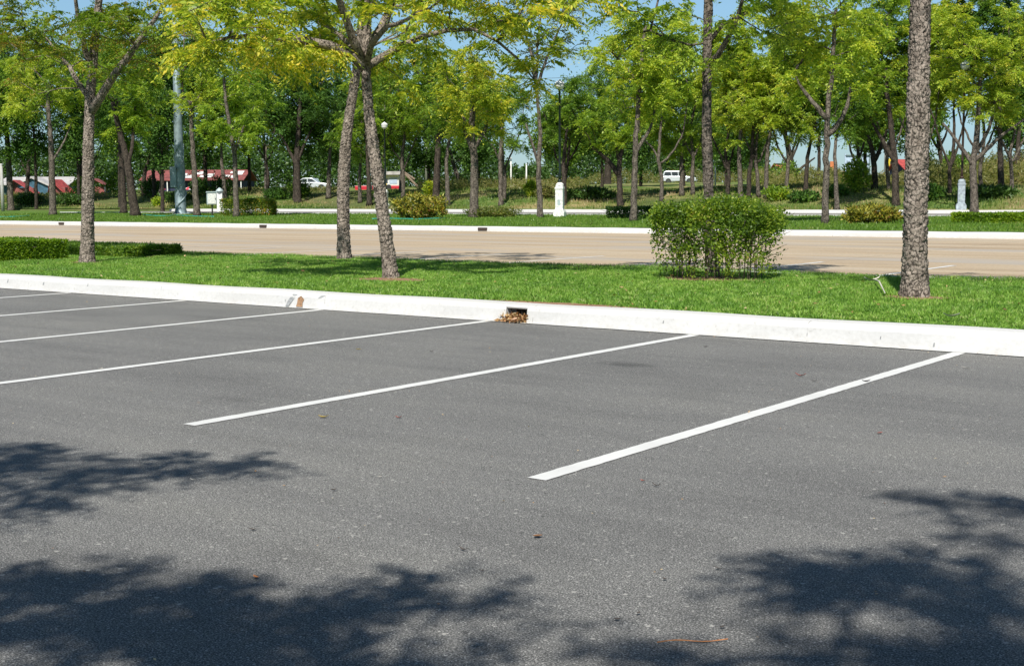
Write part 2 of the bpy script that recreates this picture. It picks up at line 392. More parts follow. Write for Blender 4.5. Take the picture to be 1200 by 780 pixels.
# ------------------------------------------------------------------ ground sheets
def sheet(name, x0, x1, ys, mat, dz=0.0, nx=1, zf=gz, kind='structure', parent=None, label=None):
    xs = np.linspace(x0, x1, nx+1)
    V = [(x, y, zf(y)+dz) for y in ys for x in xs]
    n = nx+1
    F = [(j*n+i, j*n+i+1, (j+1)*n+i+1, (j+1)*n+i) for j in range(len(ys)-1) for i in range(nx)]
    me = bpy.data.meshes.new(name); me.from_pydata(V, [], F); me.update()
    o = link_mesh(name, me, mat, parent)
    if parent is None: setp(o, kind=kind)
    return o

def base_z(y): return gz(y)-.06 if not -13.5 < y < 29.1 else -.06
ground = sheet('ground', -1500, 1500, [-1500, -60, -13.7, -13.4, 29, 29.3, 48, 58, 58.2, 60, 67, 69, 145, 400, 3000], M['ground'], 0, 1, base_z)
lot = sheet('parking_lot', -120, 60, [-13.5, 0.0], M['asphalt'], 0, 1, lambda y: 0)
croad = sheet('concrete_road', -160, 60, [7.0, 29.0], M['croad'], 0, 1, lambda y: 0)
lawn = sheet('lawn', -120, 60, [.27, 6.72], M['lawn'], 0, 1, lambda y: .185)
lawn2 = sheet('far_lawn', -200, 80, list(np.linspace(29.25, 48, 12)), M['lawn_far'], 0, 1, gz)
road2 = sheet('grey_road', -84, 120, [48.02, 57.98], M['road2'], 0, 1, lambda y: .34)
roadl = sheet('grass_track', -220, -84, [48.02, 57.98], M['lawn_far'], 0, 1, lambda y: .36)

# uneven bank rising to the far road
def bank_z(x, y):
    base = gz(y)
    s = np.clip((y-58.4)/3, 0, 1)
    return base + s*(.14*math.sin(x*.21+y*.3)+.10*math.sin(x*.47+1.3)*math.sin(y*.6))
xs = np.arange(-230, 101, 1.5); ys = list(np.arange(58.3, 72, .9))+[75, 80, 90, 110, 145, 200]
V = [(x, y, bank_z(x, y)+.01) for y in ys for x in xs]; n = len(xs)
Fc = [(j*n+i, j*n+i+1, (j+1)*n+i+1, (j+1)*n+i) for j in range(len(ys)-1) for i in range(n-1)]
me = bpy.data.meshes.new('bank'); me.from_pydata(V, [], Fc); me.polygons.foreach_set('use_smooth', [True]*len(Fc)); me.update()
setp(link_mesh('bank', me, M['bank']), kind='structure')

# painted bay lines on the lot (children of the lot)
random.seed(3)
def strip_line(cx, y0, y1, w, z, parent, name='bay_line', slant=0.0):
    ysl = np.linspace(y0, y1, max(6, int((y1-y0)/.05)))
    a = [(cx-w/2+random.uniform(-.0035, .0035)+slant*(y-y1), y, z) for y in ysl]
    b = [(cx+w/2+random.uniform(-.0035, .0035)+slant*(y-y1), y, z) for y in ysl]
    n = len(ysl)
    me = bpy.data.meshes.new(name); me.from_pydata(a+b, [], [(i, i+n, i+n+1, i+1) for i in range(n-1)]); me.update()
    return link_mesh(name, me, M['line'], parent)
for k in range(0, 14):
    strip_line(-2.5*k, -6.03, 0.0 if k else 0.0, .105, .004, lot)
strip_line(2.5, -6.03, 0, .105, .004, lot)
for k in range(-3, 16):
    strip_line(-7.12-2.6*k+5.2-.0, 7.4, 13.5, .11, .004, croad)
# thin white foot line along the kerb, painted on the asphalt
me = bpy.data.meshes.new('kerb_foot_line')
xx = np.arange(-60, 12, .08); a = [(x, -.002, .008) for x in xx]; b = [(x, -.03-random.uniform(0, .012), .008) for x in xx]
me.from_pydata(a+b, [], [(i, i+1, i+1+len(xx), i+len(xx)) for i in range(len(xx)-1)]); me.update()
link_mesh('kerb_foot_line', me, M['line'], lot)

# ------------------------------------------------------------------ kerbs
def kerb(name, x0, x1, y, face=-1, top=.19, w=.27, z0=-.05, nseg=None, prof=None, parent=None):
    """long kerb with rounded nose, wandering a few millimetres"""
    p = prof or [(0, z0), (0, .02), (.018, top-.055), (.03, top-.022), (.055, top-.006), (.09, top), (w, top+.004), (w, z0)]
    nseg = nseg or max(2, int((x1-x0)/.25))
    xs_ = np.linspace(x0, x1, nseg+1)
    V = []; F = []
    n = len(p)
    for x in xs_:
        jy = .006*math.sin(x*1.7)+.004*math.sin(x*5.1+1); jz = .004*math.sin(x*2.3+2)
        for a, b in p:
            V.append((x, y+(-face)*a + (jy if b > .03 else 0)*1.0, b+(jz if b > .03 else 0)))
    for i in range(nseg):
        for k in range(n):
            q = (i*n+k, i*n+(k+1) % n, (i+1)*n+(k+1) % n, (i+1)*n+k)
            F.append(q if face < 0 else q[::-1])
    F.append(tuple(range(n))); F.append(tuple(nseg*n+k for k in range(n-1, -1, -1)))
    me = bpy.data.meshes.new(name); me.from_pydata(V, [], F); me.update()
    me.polygons.foreach_set('use_smooth', [False]*len(F))
    o = link_mesh(name, me, M['kerb'], parent)
    if parent is None: setp(o, kind='structure')
    return o
# drain opening position on the near kerb
def on_face(u, v):
    d = ray(u, v); return (CAM+d*(-CAM[1]/d[1]))[0]
dxl = on_face(592, 370); dxr = on_face(617, 372)
kb = kerb('kerb', -110, dxl, 0)
kerb('kerb_run', dxr, 60, 0, parent=kb)
# lintel over the opening
kerb('kerb_lintel', dxl, dxr, 0, nseg=4, prof=[(.03, .15), (.022, .165), (.04, .183), (.09, .19), (.27, .194), (.27, .15)], parent=kb)
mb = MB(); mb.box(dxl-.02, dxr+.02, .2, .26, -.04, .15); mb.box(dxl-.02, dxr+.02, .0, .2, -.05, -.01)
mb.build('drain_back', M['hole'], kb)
mb = MB()
for i in range(4):
    x = dxl+(dxr-dxl)*(i+.5)/4; mb.tube([(x, .06, -.02), (x+.004, .06, .16)], .005, 6)
mb.build('drain_bar', M['hole'], kb)
for i in range(-8, 2):
    px = W(1127, 404, .1)[0]+i*3.05; s_ = .0035
    facepatch('joint', [(px-s_, .01), (px+s_, .012), (px+s_*1.5, .10), (px+s_*.8, .172), (px-s_, .17), (px-s_*.5, .09)], M['greystain']) if False else None
# scrapes on the kerb face
def facepatch(name, pts, mat):
    """thin chip lying on the kerb face, outline in (x, height)"""
    def yy(z): return -.003+ np.interp(z, [0, .02, .135, .168, .185], [0, 0, .018, .03, .055])
    V = [(x, yy(z)+.006*math.sin(x*1.7)+.004*math.sin(x*5.1+1), z) for x, z in pts]
    me = bpy.data.meshes.new(name); me.from_pydata(V, [], [tuple(range(len(V)))]); me.update()
    return link_mesh(name, me, mat, kb)
px = W(344, 357, 0.05)[0]
facepatch('bare_patch', [(px-.06, .02), (px+.05, .02), (px+.045, .07), (px+.07, .11), (px+.01, .15), (px-.04, .12), (px-.045, .06)], M['rustpatch'])
px = W(327, 357, 0.05)[0]
facepatch('scrape', [(px-.10, .02), (px-.05, .015), (px+.03, .10), (px+.09, .165), (px+.02, .168), (px-.05, .10)], M['greystain'])
px = W(352, 349, 0.16)[0]
facepatch('scrape', [(px-.05, .13), (px, .14), (px+.06, .165), (px+.05, .172), (px-.02, .162)], M['greystain'])
for (u, v, s) in ((47, 333, .05), (46, 328, .03), (1126, 389, .018), (1127, 404, .02), (697, 390, .015), (395, 345, .012), (58, 339, .02), (1012, 398, .012)):
    px = W(u, v, .1)[0]; z = .03+.1*random.random()
    facepatch('chip', [(px-s*.4, z-s), (px+s*.4, z-s*.7), (px+s*.5, z+s), (px-s*.2, z+s*.8)], M['greystain'])
kerb('kerb_back', -110, 60, 7.0, face=1)
fkb = kerb('far_kerb', -190, 80, 29.0, nseg=500)
kerb('second_kerb', -84, 110, 58.0, z0=.3, prof=[(0, .3), (0, .36), (.03, .5), (.08, .52), (.35, .53), (.35, .3)], nseg=300)
kerb('second_kerb_near', -84, 110, 48.0, face=1, z0=.3, prof=[(0, .3), (0, .35), (.03, .40), (.3, .41), (.3, .3)], nseg=100)
kerb('rear_kerb', -60, 60, -13.5, face=1)
for u, v in ((123, 261), (318, 265), (571, 268.5)):
    p = W(u, v, .08); mb = MB(); mb.box(p[0]-.22, p[0]+.22, 28.97, 29.05, .035, .15); mb.build('drain_opening', M['hole'], fkb)

# ------------------------------------------------------------------ vegetation generators
def unit(v):
    return v/(np.linalg.norm(v, axis=-1, keepdims=True)+1e-9)

def rhombi(B, D, Wd, ll, lw):
    """leaf blades: base B, direction D(unit), width dir Wd(unit)"""
    ll = np.asarray(ll).reshape(-1, 1); lw = np.asarray(lw).reshape(-1, 1)
    return np.stack([B, B+D*ll*.45+Wd*lw*.5, B+D*ll, B+D*ll*.45-Wd*lw*.5], 1)

def compound(P, D, r, Lr=.35, pairs=6, ll=.10, lw=.035, droop=.35):
    M_ = len(P)
    Lr = Lr*r.uniform(.65, 1.25, (M_, 1))
    up = unit(np.array([0, 0, 1.])+r.normal(0, .25, (M_, 3)))
    sc_ = r.uniform(.6, 1.3, M_); D = unit(D); S = unit(np.cross(D, up)); dn = np.array([0, 0, -1.])
    quads = []
    for k in range(pairs):
        s = (k+.8)/pairs
        Q = P + D*Lr*s + dn*droop*Lr*s*s
        for sg in (-1, 1):
            l = unit(S*sg*.85 + D*.42 + dn*r.uniform(.1, 1.1, (M_, 1)) + r.normal(0, .12, (M_, 3)))
            w = unit(np.cross(l, np.cross(D, l)+r.normal(0, .35, (M_, 3))))
            sz = (1.0-.25*abs(s-.5)*2)*r.uniform(.75, 1.15, M_)*sc_
            quads.append(rhombi(Q, l, w, ll*sz, lw*sz))
    return np.concatenate(quads).reshape(-1, 3)

def grow(trunk, tips, r, attach_from, pull=.35, arch=.10, wob=.035):
    """connect every tip to the growing skeleton; returns pos, parent, chains"""
    pos = [np.array(p, float) for p in trunk]; par = list(range(-1, len(trunk)-1))
    plen = [0.0]*len(trunk); ok = [p[2] >= attach_from for p in pos]
    for i in range(1, len(trunk)): plen[i] = 0.0
    chains = []
    top = pos[-1]
    order = np.argsort([np.linalg.norm(np.array(t)-top)+r.uniform(0, .4) for t in tips])
    for ti in order:
        t = np.array(tips[ti], float)
        A = np.array(pos); d = np.linalg.norm(A-t, axis=1)
        rise = np.maximum(0, A[:, 2]-t[2]+.35*d*.8)
        cost = d + pull*np.array(plen) + .9*rise + np.where(ok, 0, 1e3)
        i = int(np.argmin(cost)); L_ = d[i]
        nseg = max(2, int(L_/.3))
        j = r.normal(0, 1, 3)*wob*L_*1.5
        ch = [i]; prev = i
        for s in range(1, nseg+1):
            q = s/nseg
            p = A[i]*(1-q)+t*q + np.array([0, 0, 1])*math.sin(PI*q)*L_*arch*(1-.5*q) + j*math.sin(PI*q) + r.normal(0, wob*.35*min(L_, 1.2), 3)*(q < 1)
            pos.append(p); par.append(prev); plen.append(plen[i]+L_*q); ok.append(True)
            prev = len(pos)-1; ch.append(prev)
        chains.append(ch)
    cnt = np.zeros(len(pos))
    for ch in chains: cnt[ch[-1]] += 1
    for i in range(len(pos)-1, 0, -1):
        if par[i] >= 0: cnt[par[i]] += cnt[i]
    return np.array(pos), par, chains, cnt

def trunk_path(pts, step=.25, r=None, wob=.02):
    pts = np.array(pts, float); out_ = [pts[0]]
    for a, b in zip(pts[:-1], pts[1:]):
        n = max(1, int(np.linalg.norm(b-a)/step))
        for k in range(1, n+1): out_.append(a+(b-a)*k/n)
    P = np.array(out_)
    # smooth
    for _ in range(3):
        P[1:-1] = (P[:-2]+2*P[1:-1]+P[2:])/4
    if r is not None and len(P) > 3:
        P[2:-1, :2] += r.normal(0, wob, (len(P)-3, 2))
    return P

def hero_trunk(mb, P, R, r, cell=.040, dep=.02, res=.010):
    """trunk surface with raised bark plates and deep fissures as real relief"""
    seg = np.linalg.norm(np.diff(P, axis=0), axis=1); s = np.concatenate([[0], np.cumsum(seg)])
    nz = int(s[-1]/res); zz = np.linspace(0, s[-1], nz)
    C = np.stack([np.interp(zz, s, P[:, k]) for k in range(3)], 1); RR = np.interp(zz, s, R)
    Rm = float(np.mean(R)); nt_ = max(24, int(2*PI*Rm/res)); th = np.arange(nt_)*2*PI/nt_
    circ = 2*PI*Rm
    nc = max(4, int(circ/cell)); cw = circ/nc; chh = cell*1.7; nr = int(s[-1]/chh)+3
    jx = r.uniform(0.05, .95, (nr, nc)); jz = r.uniform(0.05, .95, (nr, nc)); hh = r.uniform(.45, 1.0, (nr, nc))
    X = (th/(2*PI)*circ)[None, :].repeat(nz, 0); Z = zz[:, None].repeat(nt_, 1)
    def vn(fx, fz):
        n1 = max(3, int(round(circ*fx))); n2 = int(s[-1]*fz)+4; G = r.random((n2, n1))
        a = X0/circ*n1; b = Z0*fz; i0 = np.floor(b).astype(int); j0 = np.floor(a).astype(int); fb = b-i0; fa = a-j0
        fa = fa*fa*(3-2*fa); fb = fb*fb*(3-2*fb); j0 %= n1; j1 = (j0+1) % n1
        return (G[i0, j0]*(1-fa)+G[i0, j1]*fa)*(1-fb)+(G[i0+1, j0]*(1-fa)+G[i0+1, j1]*fa)*fb
    X0, Z0 = X.copy(), Z.copy()
    X = X+.05*(vn(14, 9)-.5)+.02*(vn(40, 30)-.5); Z2 = Z+.08*(vn(12, 8)-.5)+.03*(vn(40, 26)-.5)
    ci = np.floor(X/cw).astype(int); ri = np.floor(Z2/chh).astype(int)+1
    F1 = np.full(X.shape, 9.); F2 = np.full(X.shape, 9.); H = np.zeros(X.shape)
    for a in (-1, 0, 1):
        for b in (-1, 0, 1):
            cc = ci+a; rr = np.clip(ri+b, 0, nr-1); cm = cc % nc
            dx = (cc+jx[rr, cm])*cw-X; dz = ((rr-1+jz[rr, cm])*chh-Z2)*.62
            d = np.hypot(dx, dz)
            n1 = d < F1
            F2 = np.where(n1, F1, np.minimum(F2, d)); H = np.where(n1, hh[rr, cm], H); F1 = np.where(n1, d, F1)
    e = np.clip((F2-F1)/(cell*.30), 0, 1); e = e*e*(3-2*e)
    pits = np.clip(.6*vn(34, 22)+.4*vn(60, 45)-.60, 0, .2)*5
    hgt = dep*(e*H-.75) - pits*dep*.9 + dep*.5*(vn(16, 8)-.5) + r.normal(0, dep*.09, X.shape) + dep*.25*np.sin(Z*3.1+th[None, :]*2+1)*.5
    flare = 1+.30*np.exp(-zz/.16)*(1+.0*zz)
    lobes = 1+.05*np.exp(-zz/.5)[:, None]*np.sin(th*5+1)[None, :]
    T = np.gradient(C, axis=0); T = unit(T)
    A = unit(np.cross(T, np.array([0., 1., 0.]))); B = np.cross(T, A)
    rad = (RR*flare)[:, None]*lobes + hgt
    V = C[:, None, :]+rad[:, :, None]*(A[:, None, :]*np.cos(th)[None, :, None]+B[:, None, :]*np.sin(th)[None, :, None])
    i = np.arange(nz-1)[:, None]*nt_; j = np.arange(nt_)[None, :]; j2 = (j+1) % nt_
    Fq = np.stack([i+j, i+j2, i+nt_+j2, i+nt_+j], -1).reshape(-1, 4)
    return V.reshape(-1, 3), Fq

def make_tree(name, label, cat, base, trunk_pts, r0, r1, tips, leaf, bark, r, attach=1.5, hero=False, group=None,
              lpt=7, Lr=.35, pairs=5, ll=.11, lw=.04, droop=.45, rtip=.007, pull=.35, spread=.25, along=.5, pexp=.47, k=6, simple=None, extra_tubes=None, vz=(-.3, .9)):
    base = np.array(base, float)
    root = thing(name, label, cat, base, 0, group)
    P = trunk_path(np.array(trunk_pts, float), .25, r, .0 if hero else .015)
    pos, par, chains, cnt = grow(P, tips, r, attach, pull)
    nT = len(P)
    s = np.linspace(0, 1, nT)
    Rt = r0*(1-s)+r1*s
    rad = rtip*np.maximum(cnt, 1)**pexp
    mb = MB()
    if hero:
        Vh, Fh = hero_trunk(None, P, Rt, r, dep=hero if isinstance(hero, float) else .02)
    else:
        Rt2 = Rt.copy(); Rt2[0] *= 1.35; Rt2[1] *= 1.1
        mb.tube(P, Rt2, 10)
    for ch in chains:
        if len(ch) < 2: continue
        C = pos[ch]; Rr = rad[ch].copy(); Rr[0] = min(Rr[0], Rr[1]*1.15)
        if ch[0] < nT: Rr[0] = min(Rt[ch[0]]*.9, Rr[1]*1.25)
        Rr = np.minimum(Rr, r1*1.0)
        mb.tube(C, Rr, k if Rr[1] > .02 else 4)
    tr = mb_smooth(mb, 'trunk', bark, root)
    if hero:
        # merge bark relief and limbs into one trunk mesh
        me = tr.data; v0 = len(me.vertices)
        Vo = np.empty(v0*3); me.vertices.foreach_get('co', Vo); Vo = Vo.reshape(-1, 3)
        Fo = [tuple(p.vertices) for p in me.polygons]
        nm = bpy.data.meshes.new('trunk'); nm.from_pydata(np.concatenate([Vo, Vh]).tolist(), [], Fo+(Fh+v0).tolist())
        nm.polygons.foreach_set('use_smooth', [True]*len(nm.polygons)); nm.materials.append(bark); nm.update(); tr.data = nm
    # leaves
    LP = []; LD = []
    for ch in chains:
        C = pos[ch]; n = len(ch)
        d = unit(C[-1]-C[max(0, n-3)])
        for q in range(lpt):
            t = 1.0 if q < lpt*along else r.uniform(.35, 1)
            x = t*(n-1); i = min(int(x), n-2); p = C[i]+(C[i+1]-C[i])*(x-i)
            a = r.uniform(0, 2*PI); v = np.array([math.cos(a), math.sin(a), r.uniform(*vz)])
            LP.append(p+r.normal(0, .03, 3)); LD.append(unit(d*.55+v))
    LP = np.array(LP); LD = np.array(LD)
    if simple:
        n = simple; m_ = len(LP)
        Pp = LP.repeat(n, 0)+r.normal(0, spread, (m_*n, 3)); Dd = unit(r.normal(0, 1, (m_*n, 3))+np.array([0, 0, -.3]))
        Wd = unit(np.cross(Dd, r.normal(0, 1, (m_*n, 3))))
        Vv = rhombi(Pp, Dd, Wd, ll*r.uniform(.7, 1.3, m_*n), lw*r.uniform(.7, 1.3, m_*n)).reshape(-1, 3)
    else:
        Vv = compound(LP, LD, r, Lr, pairs, ll, lw, droop)
    np_mesh('crown', Vv, 4, leaf, root)
    return root

def mb_smooth(mb, name, mat, parent):
    if not mb.v: mb.box(0, .01, 0, .01, 0, .01)
    return mb.build(name, mat, parent, smooth=True)

def ell_tips(r, n, c, rad, zmin=None, shell=.45, clump=0):
    """tip positions in an ellipsoid, in loose clumps"""
    out_ = []
    cl = None
    if clump:
        cl = unit(r.normal(0, 1, (clump, 3)))*r.uniform(.45, .95, (clump, 1))
    while len(out_) < n:
        if clump and r.random() < .8:
            q = cl[r.integers(clump)]+r.normal(0, .17, 3)
        else:
            q = unit(r.normal(0, 1, 3))*(r.uniform(shell, 1))
        if np.linalg.norm(q) > 1.05: continue
        p = np.array(c)+q*np.array(rad)
        if zmin is not None and p[2] < zmin: continue
        out_.append(p)
    return out_

def shrub(name, label, cat, base, tops, rad, mat, r, nstem=8, nleaf=2500, ll=.07, lw=.035, box=False, group=None, stem=None, zlo=.1, sphere_pow=.4, twig=None, rz=0.0, droop=0):
    """bush: woody stems plus leaves filling a rounded or clipped volume. rad=(rx,ry), tops = height"""
    root = thing(name, label, cat, base, rz, group)
    rx, ry = rad; h = tops
    mb = MB()
    for i in range(nstem):
        a = r.uniform(-1, 1)*rx*.75; b = r.uniform(-1, 1)*ry*.7
        q = np.array([[a, b, 0], [a*1.1+r.normal(0, .04), b*1.1+r.normal(0, .04), h*.45], [a*1.25+r.normal(0, .08)*rx, b*1.25+r.normal(0, .08), h*.88]])
        mb.tube(q, [.012, .009, .004], 5)
        for _ in range(3):
            s0 = q[1]; e = s0+np.array([r.normal(0, .22)*rx, r.normal(0, .22)*ry, h*r.uniform(.2, .45)])
            mb.tube([s0, (s0+e)/2+r.normal(0, .015, 3), e], [.007, .005, .003], 4)
    mb.build('stems', stem or M['bark_far'], root, smooth=True)
    n = nleaf
    if box:
        P = np.stack([r.uniform(-1, 1, n)*rx, r.uniform(-1, 1, n)*ry, r.uniform(zlo*h, h, n)], 1)
        # push most to the surface
        f = r.integers(0, 5, n)
        P[f == 0, 2] = h-np.abs(r.normal(0, .03*h+.008, (f == 0).sum()))
        P[f == 1, 1] = -ry+np.abs(r.normal(0, .03, (f == 1).sum()))
        P[f == 2, 2] = h-np.abs(r.normal(0, .05*h, (f == 2).sum()))
        P[f == 3, 0] = rx-np.abs(r.normal(0, .03, (f == 3).sum()))
        P[:, 2] += (.03*h)*np.sin(P[:, 0]*3.1)+(.02*h)*np.sin(P[:, 0]*9)
        P[:, 1] += .03*np.sin(P[:, 0]*4+P[:, 2]*9)
    else:
        q = unit(r.normal(0, 1, (n, 3)))*(r.uniform(0, 1, (n, 1))**sphere_pow)
        lob = 1+.13*np.sin(q[:, 0:1]*7+q[:, 2:3]*5+base[0])+.10*np.sin(q[:, 1:2]*9+q[:, 0:1]*11)
        q = q*lob
        P = np.stack([q[:, 0]*rx, q[:, 1]*ry, (q[:, 2]*.5+.5)*h*(1-zlo)+zlo*h], 1)
    D = unit(r.normal(0, 1, (n, 3))+np.array([0, 0, .5-droop]))
    Wd = unit(np.cross(D, r.normal(0, 1, (n, 3))))
    np_mesh('foliage', rhombi(P, D, Wd, ll*r.uniform(.6, 1.3, n), lw*r.uniform(.6, 1.3, n)).reshape(-1, 3), 4, mat, root)
    return root

def blades(name, x, y, z, h, w, mat, r, label=None, cat='grass', lean=.45):
    n = len(x)
    a = r.uniform(0, 2*PI, n); c, s = np.cos(a), np.sin(a)
    b = r.uniform(0, 2*PI, n); ln = np.abs(r.normal(0, lean, n))*h
    V = np.empty((n, 3, 3), np.float32)
    V[:, 0] = np.stack([x-c*w/2, y-s*w/2, z], 1); V[:, 1] = np.stack([x+c*w/2, y+s*w/2, z], 1)
    V[:, 2] = np.stack([x+np.cos(b)*ln, y+np.sin(b)*ln, z+h], 1)
    o = np_mesh(name, V.reshape(-1, 3), 3, mat)
    return setp(o, label, cat, None, 'stuff')

def nz2(x, y, s=1.0, seed=0):
    """cheap smooth noise 0..1"""
    v = 0
    rr = np.random.default_rng(seed)
    for k in range(6):
        a, b, c = rr.uniform(-1, 1, 3); f = s*(1.5**k)
        v = v + np.sin(x*a*f*2+y*b*f*2+c*9)/(1.25**k)
    return .5+v/6

# ------------------------------------------------------------------ light direction (shared by sun, sky and checks)
SUN_EL = math.radians(50); SUN_HEAD = math.radians(-25)        # the light travels along this heading (from +y towards +x)
TR = np.array([math.sin(SUN_HEAD), math.cos(SUN_HEAD)])

def wide_tree(name, label, u, vb, line, wpx, crown, leaf, bark, seed, t=None, limbs=(), ntips=85, group=None, base=None, attach=None, xt=(), **kw):
    """tree measured in the photograph: trunk line and crown in pixels at the depth of its base"""
    r = np.random.default_rng(seed)
    b = W(u, vb) if base is None else np.array(base, float)
    t = depth(b)
    pts = [np.array([0, 0, -.05])]+[at(a, c, t)-b for a, c in line[1:]]
    for p in pts[1:]: p += 0
    cr = crown
    tips = []
    if cr:
        uc, vc, ru, rv = cr
        c = at(uc, vc, t)-b; rx = ru*t/FPX; rz_ = rv*t/FPX
        tips = ell_tips(r, ntips, c, (rx, rx, rz_), clump=kw.pop('clump', 12), shell=.3)
    for (a, c, dt) in xt: tips.append(at(a, c, t+dt)-b)
    if attach is None: attach = pts[-1][2]*.55
    return make_tree2(name, label, 'tree', b, pts, wpx/2*t/FPX, kw.pop('top', .45)*wpx/2*t/FPX, tips, leaf, bark, r, attach, group=group,
                      limbs=[([at(a, c, t+dt)-b for a, c, dt in ln], ra, rb) for ln, ra, rb in limbs], **kw)

def make_tree2(name, label, cat, base, pts, r0, r1, tips, leaf, bark, r, attach, limbs=(), **kw):
    global grow
    g0 = grow
    if limbs:
        lp = [(trunk_path(p, .25), ra, rb) for p, ra, rb in limbs]
        def g(trunk, tips_, rr, attach_from, pull=.35, arch=.10, wob=.035):
            pos = [np.array(p, float) for p in trunk]; nT = len(pos); par = list(range(-1, nT-1)); seeds = []
            A = np.array(pos)
            for P, ra, rb in lp:
                st = int(np.argmin(np.linalg.norm(A-P[0], axis=1))); idx = [st]
                for p in P[1:]:
                    p = p+rr.normal(0, .015, 3)
                    pos.append(p); par.append(idx[-1]); idx.append(len(pos)-1)
                seeds.append((idx, ra, rb))
            plen = [0.0]*len(pos); ok = [p[2] >= attach_from for p in pos]; chains = []
            for t in sorted(tips_, key=lambda q: min(np.linalg.norm(np.array(pos[:len(plen)])-q, axis=1)) + rr.uniform(0, .4)):
                t = np.array(t, float); A = np.array(pos); d = np.linalg.norm(A-t, axis=1)
                rise = np.maximum(0, A[:, 2]-t[2]+.2*d)
                cost = d+pull*np.array(plen)+.7*rise+np.where(ok, 0, 1e3)
                i = int(np.argmin(cost)); L_ = d[i]; nseg = max(2, int(L_/.3)); j = rr.normal(0, 1, 3)*wob*L_*1.5; ch = [i]; prev = i
                for s in range(1, nseg+1):
                    q = s/nseg
                    p = A[i]*(1-q)+t*q+np.array([0, 0, 1])*math.sin(PI*q)*L_*arch*(1-.5*q)+j*math.sin(PI*q)+rr.normal(0, wob*.35*min(L_, 1.2), 3)*(q < 1)
                    pos.append(p); par.append(prev); plen.append(plen[i]+L_*q); ok.append(True); prev = len(pos)-1; ch.append(prev)
                chains.append(ch)
            cnt = np.zeros(len(pos))
            for ch in chains: cnt[ch[-1]] += 1
            for i in range(len(pos)-1, 0, -1):
                if par[i] >= 0: cnt[par[i]] += cnt[i]
            g.seeds = seeds; g.pos = np.array(pos)
            return np.array(pos), par, chains, cnt
        grow = g
    root = make_tree(name, label, cat, base, pts, r0, r1, tips, leaf, bark, r, attach, **kw)
    if limbs:
        mb = MB()
        for idx, ra, rb in g.seeds:
            mb.tube(g.pos[idx], np.linspace(ra, rb, len(idx)), 9)
        lo = mb.build('limb', bark, root, smooth=True)
    grow = g0
    return root

# ------------------------------------------------------------------ the five trees of the near lawn
HL = dict(Lr=.36, pairs=8, ll=.085, lw=.030, droop=.55)
wide_tree('cork_bark_tree', 'slim grey-barked near tree between the two low hedges at left, side limb forking right', 102, 307,
          [(102, 307), (103, 260), (103, 220), (104, 150), (106, 100), (111, 50), (116, 0), (120, -60)], 16.5, (108, 10, 165, 88), M['leaf_rust'], M['bark'], 11,
          limbs=[([(105, 136, 0), (118, 112, -.1), (132, 86, -.3), (150, 68, -.5), (170, 40, -.6), (190, 8, -.8)], .085, .03),
                 ([(104, 120, 0), (88, 88, .2), (68, 60, .6), (50, 38, 1)], .055, .018),
                 ([(107, 90, 0), (97, 40, -.3), (88, 0, -.6), (80, -40, -1)], .06, .02)],
          xt=[(165, 88, -.4), (180, 75, 0), (150, 95, .5), (60, 92, -.5), (110, 82, -1), (75, 62, -.6), (30, 70, 0), (140, 60, -1), (190, 50, 0), (20, 95, .5), (45, 110, 0)],
          ntips=95, hero=.016, lpt=18, **HL)
wide_tree('cork_bark_tree', 'grey-barked tree on back edge of lawn, trunk tilting right behind the leaning one', 403, 303,
          [(403, 303), (402, 260), (402, 215), (405, 165), (412, 115), (419, 85), (423, 40), (426, -10), (430, -60)], 16, (450, -25, 190, 75), M['leaf_lime'], M['bark'], 12,
          ntips=80, hero=.018, lpt=16, attach=2.8, **HL)
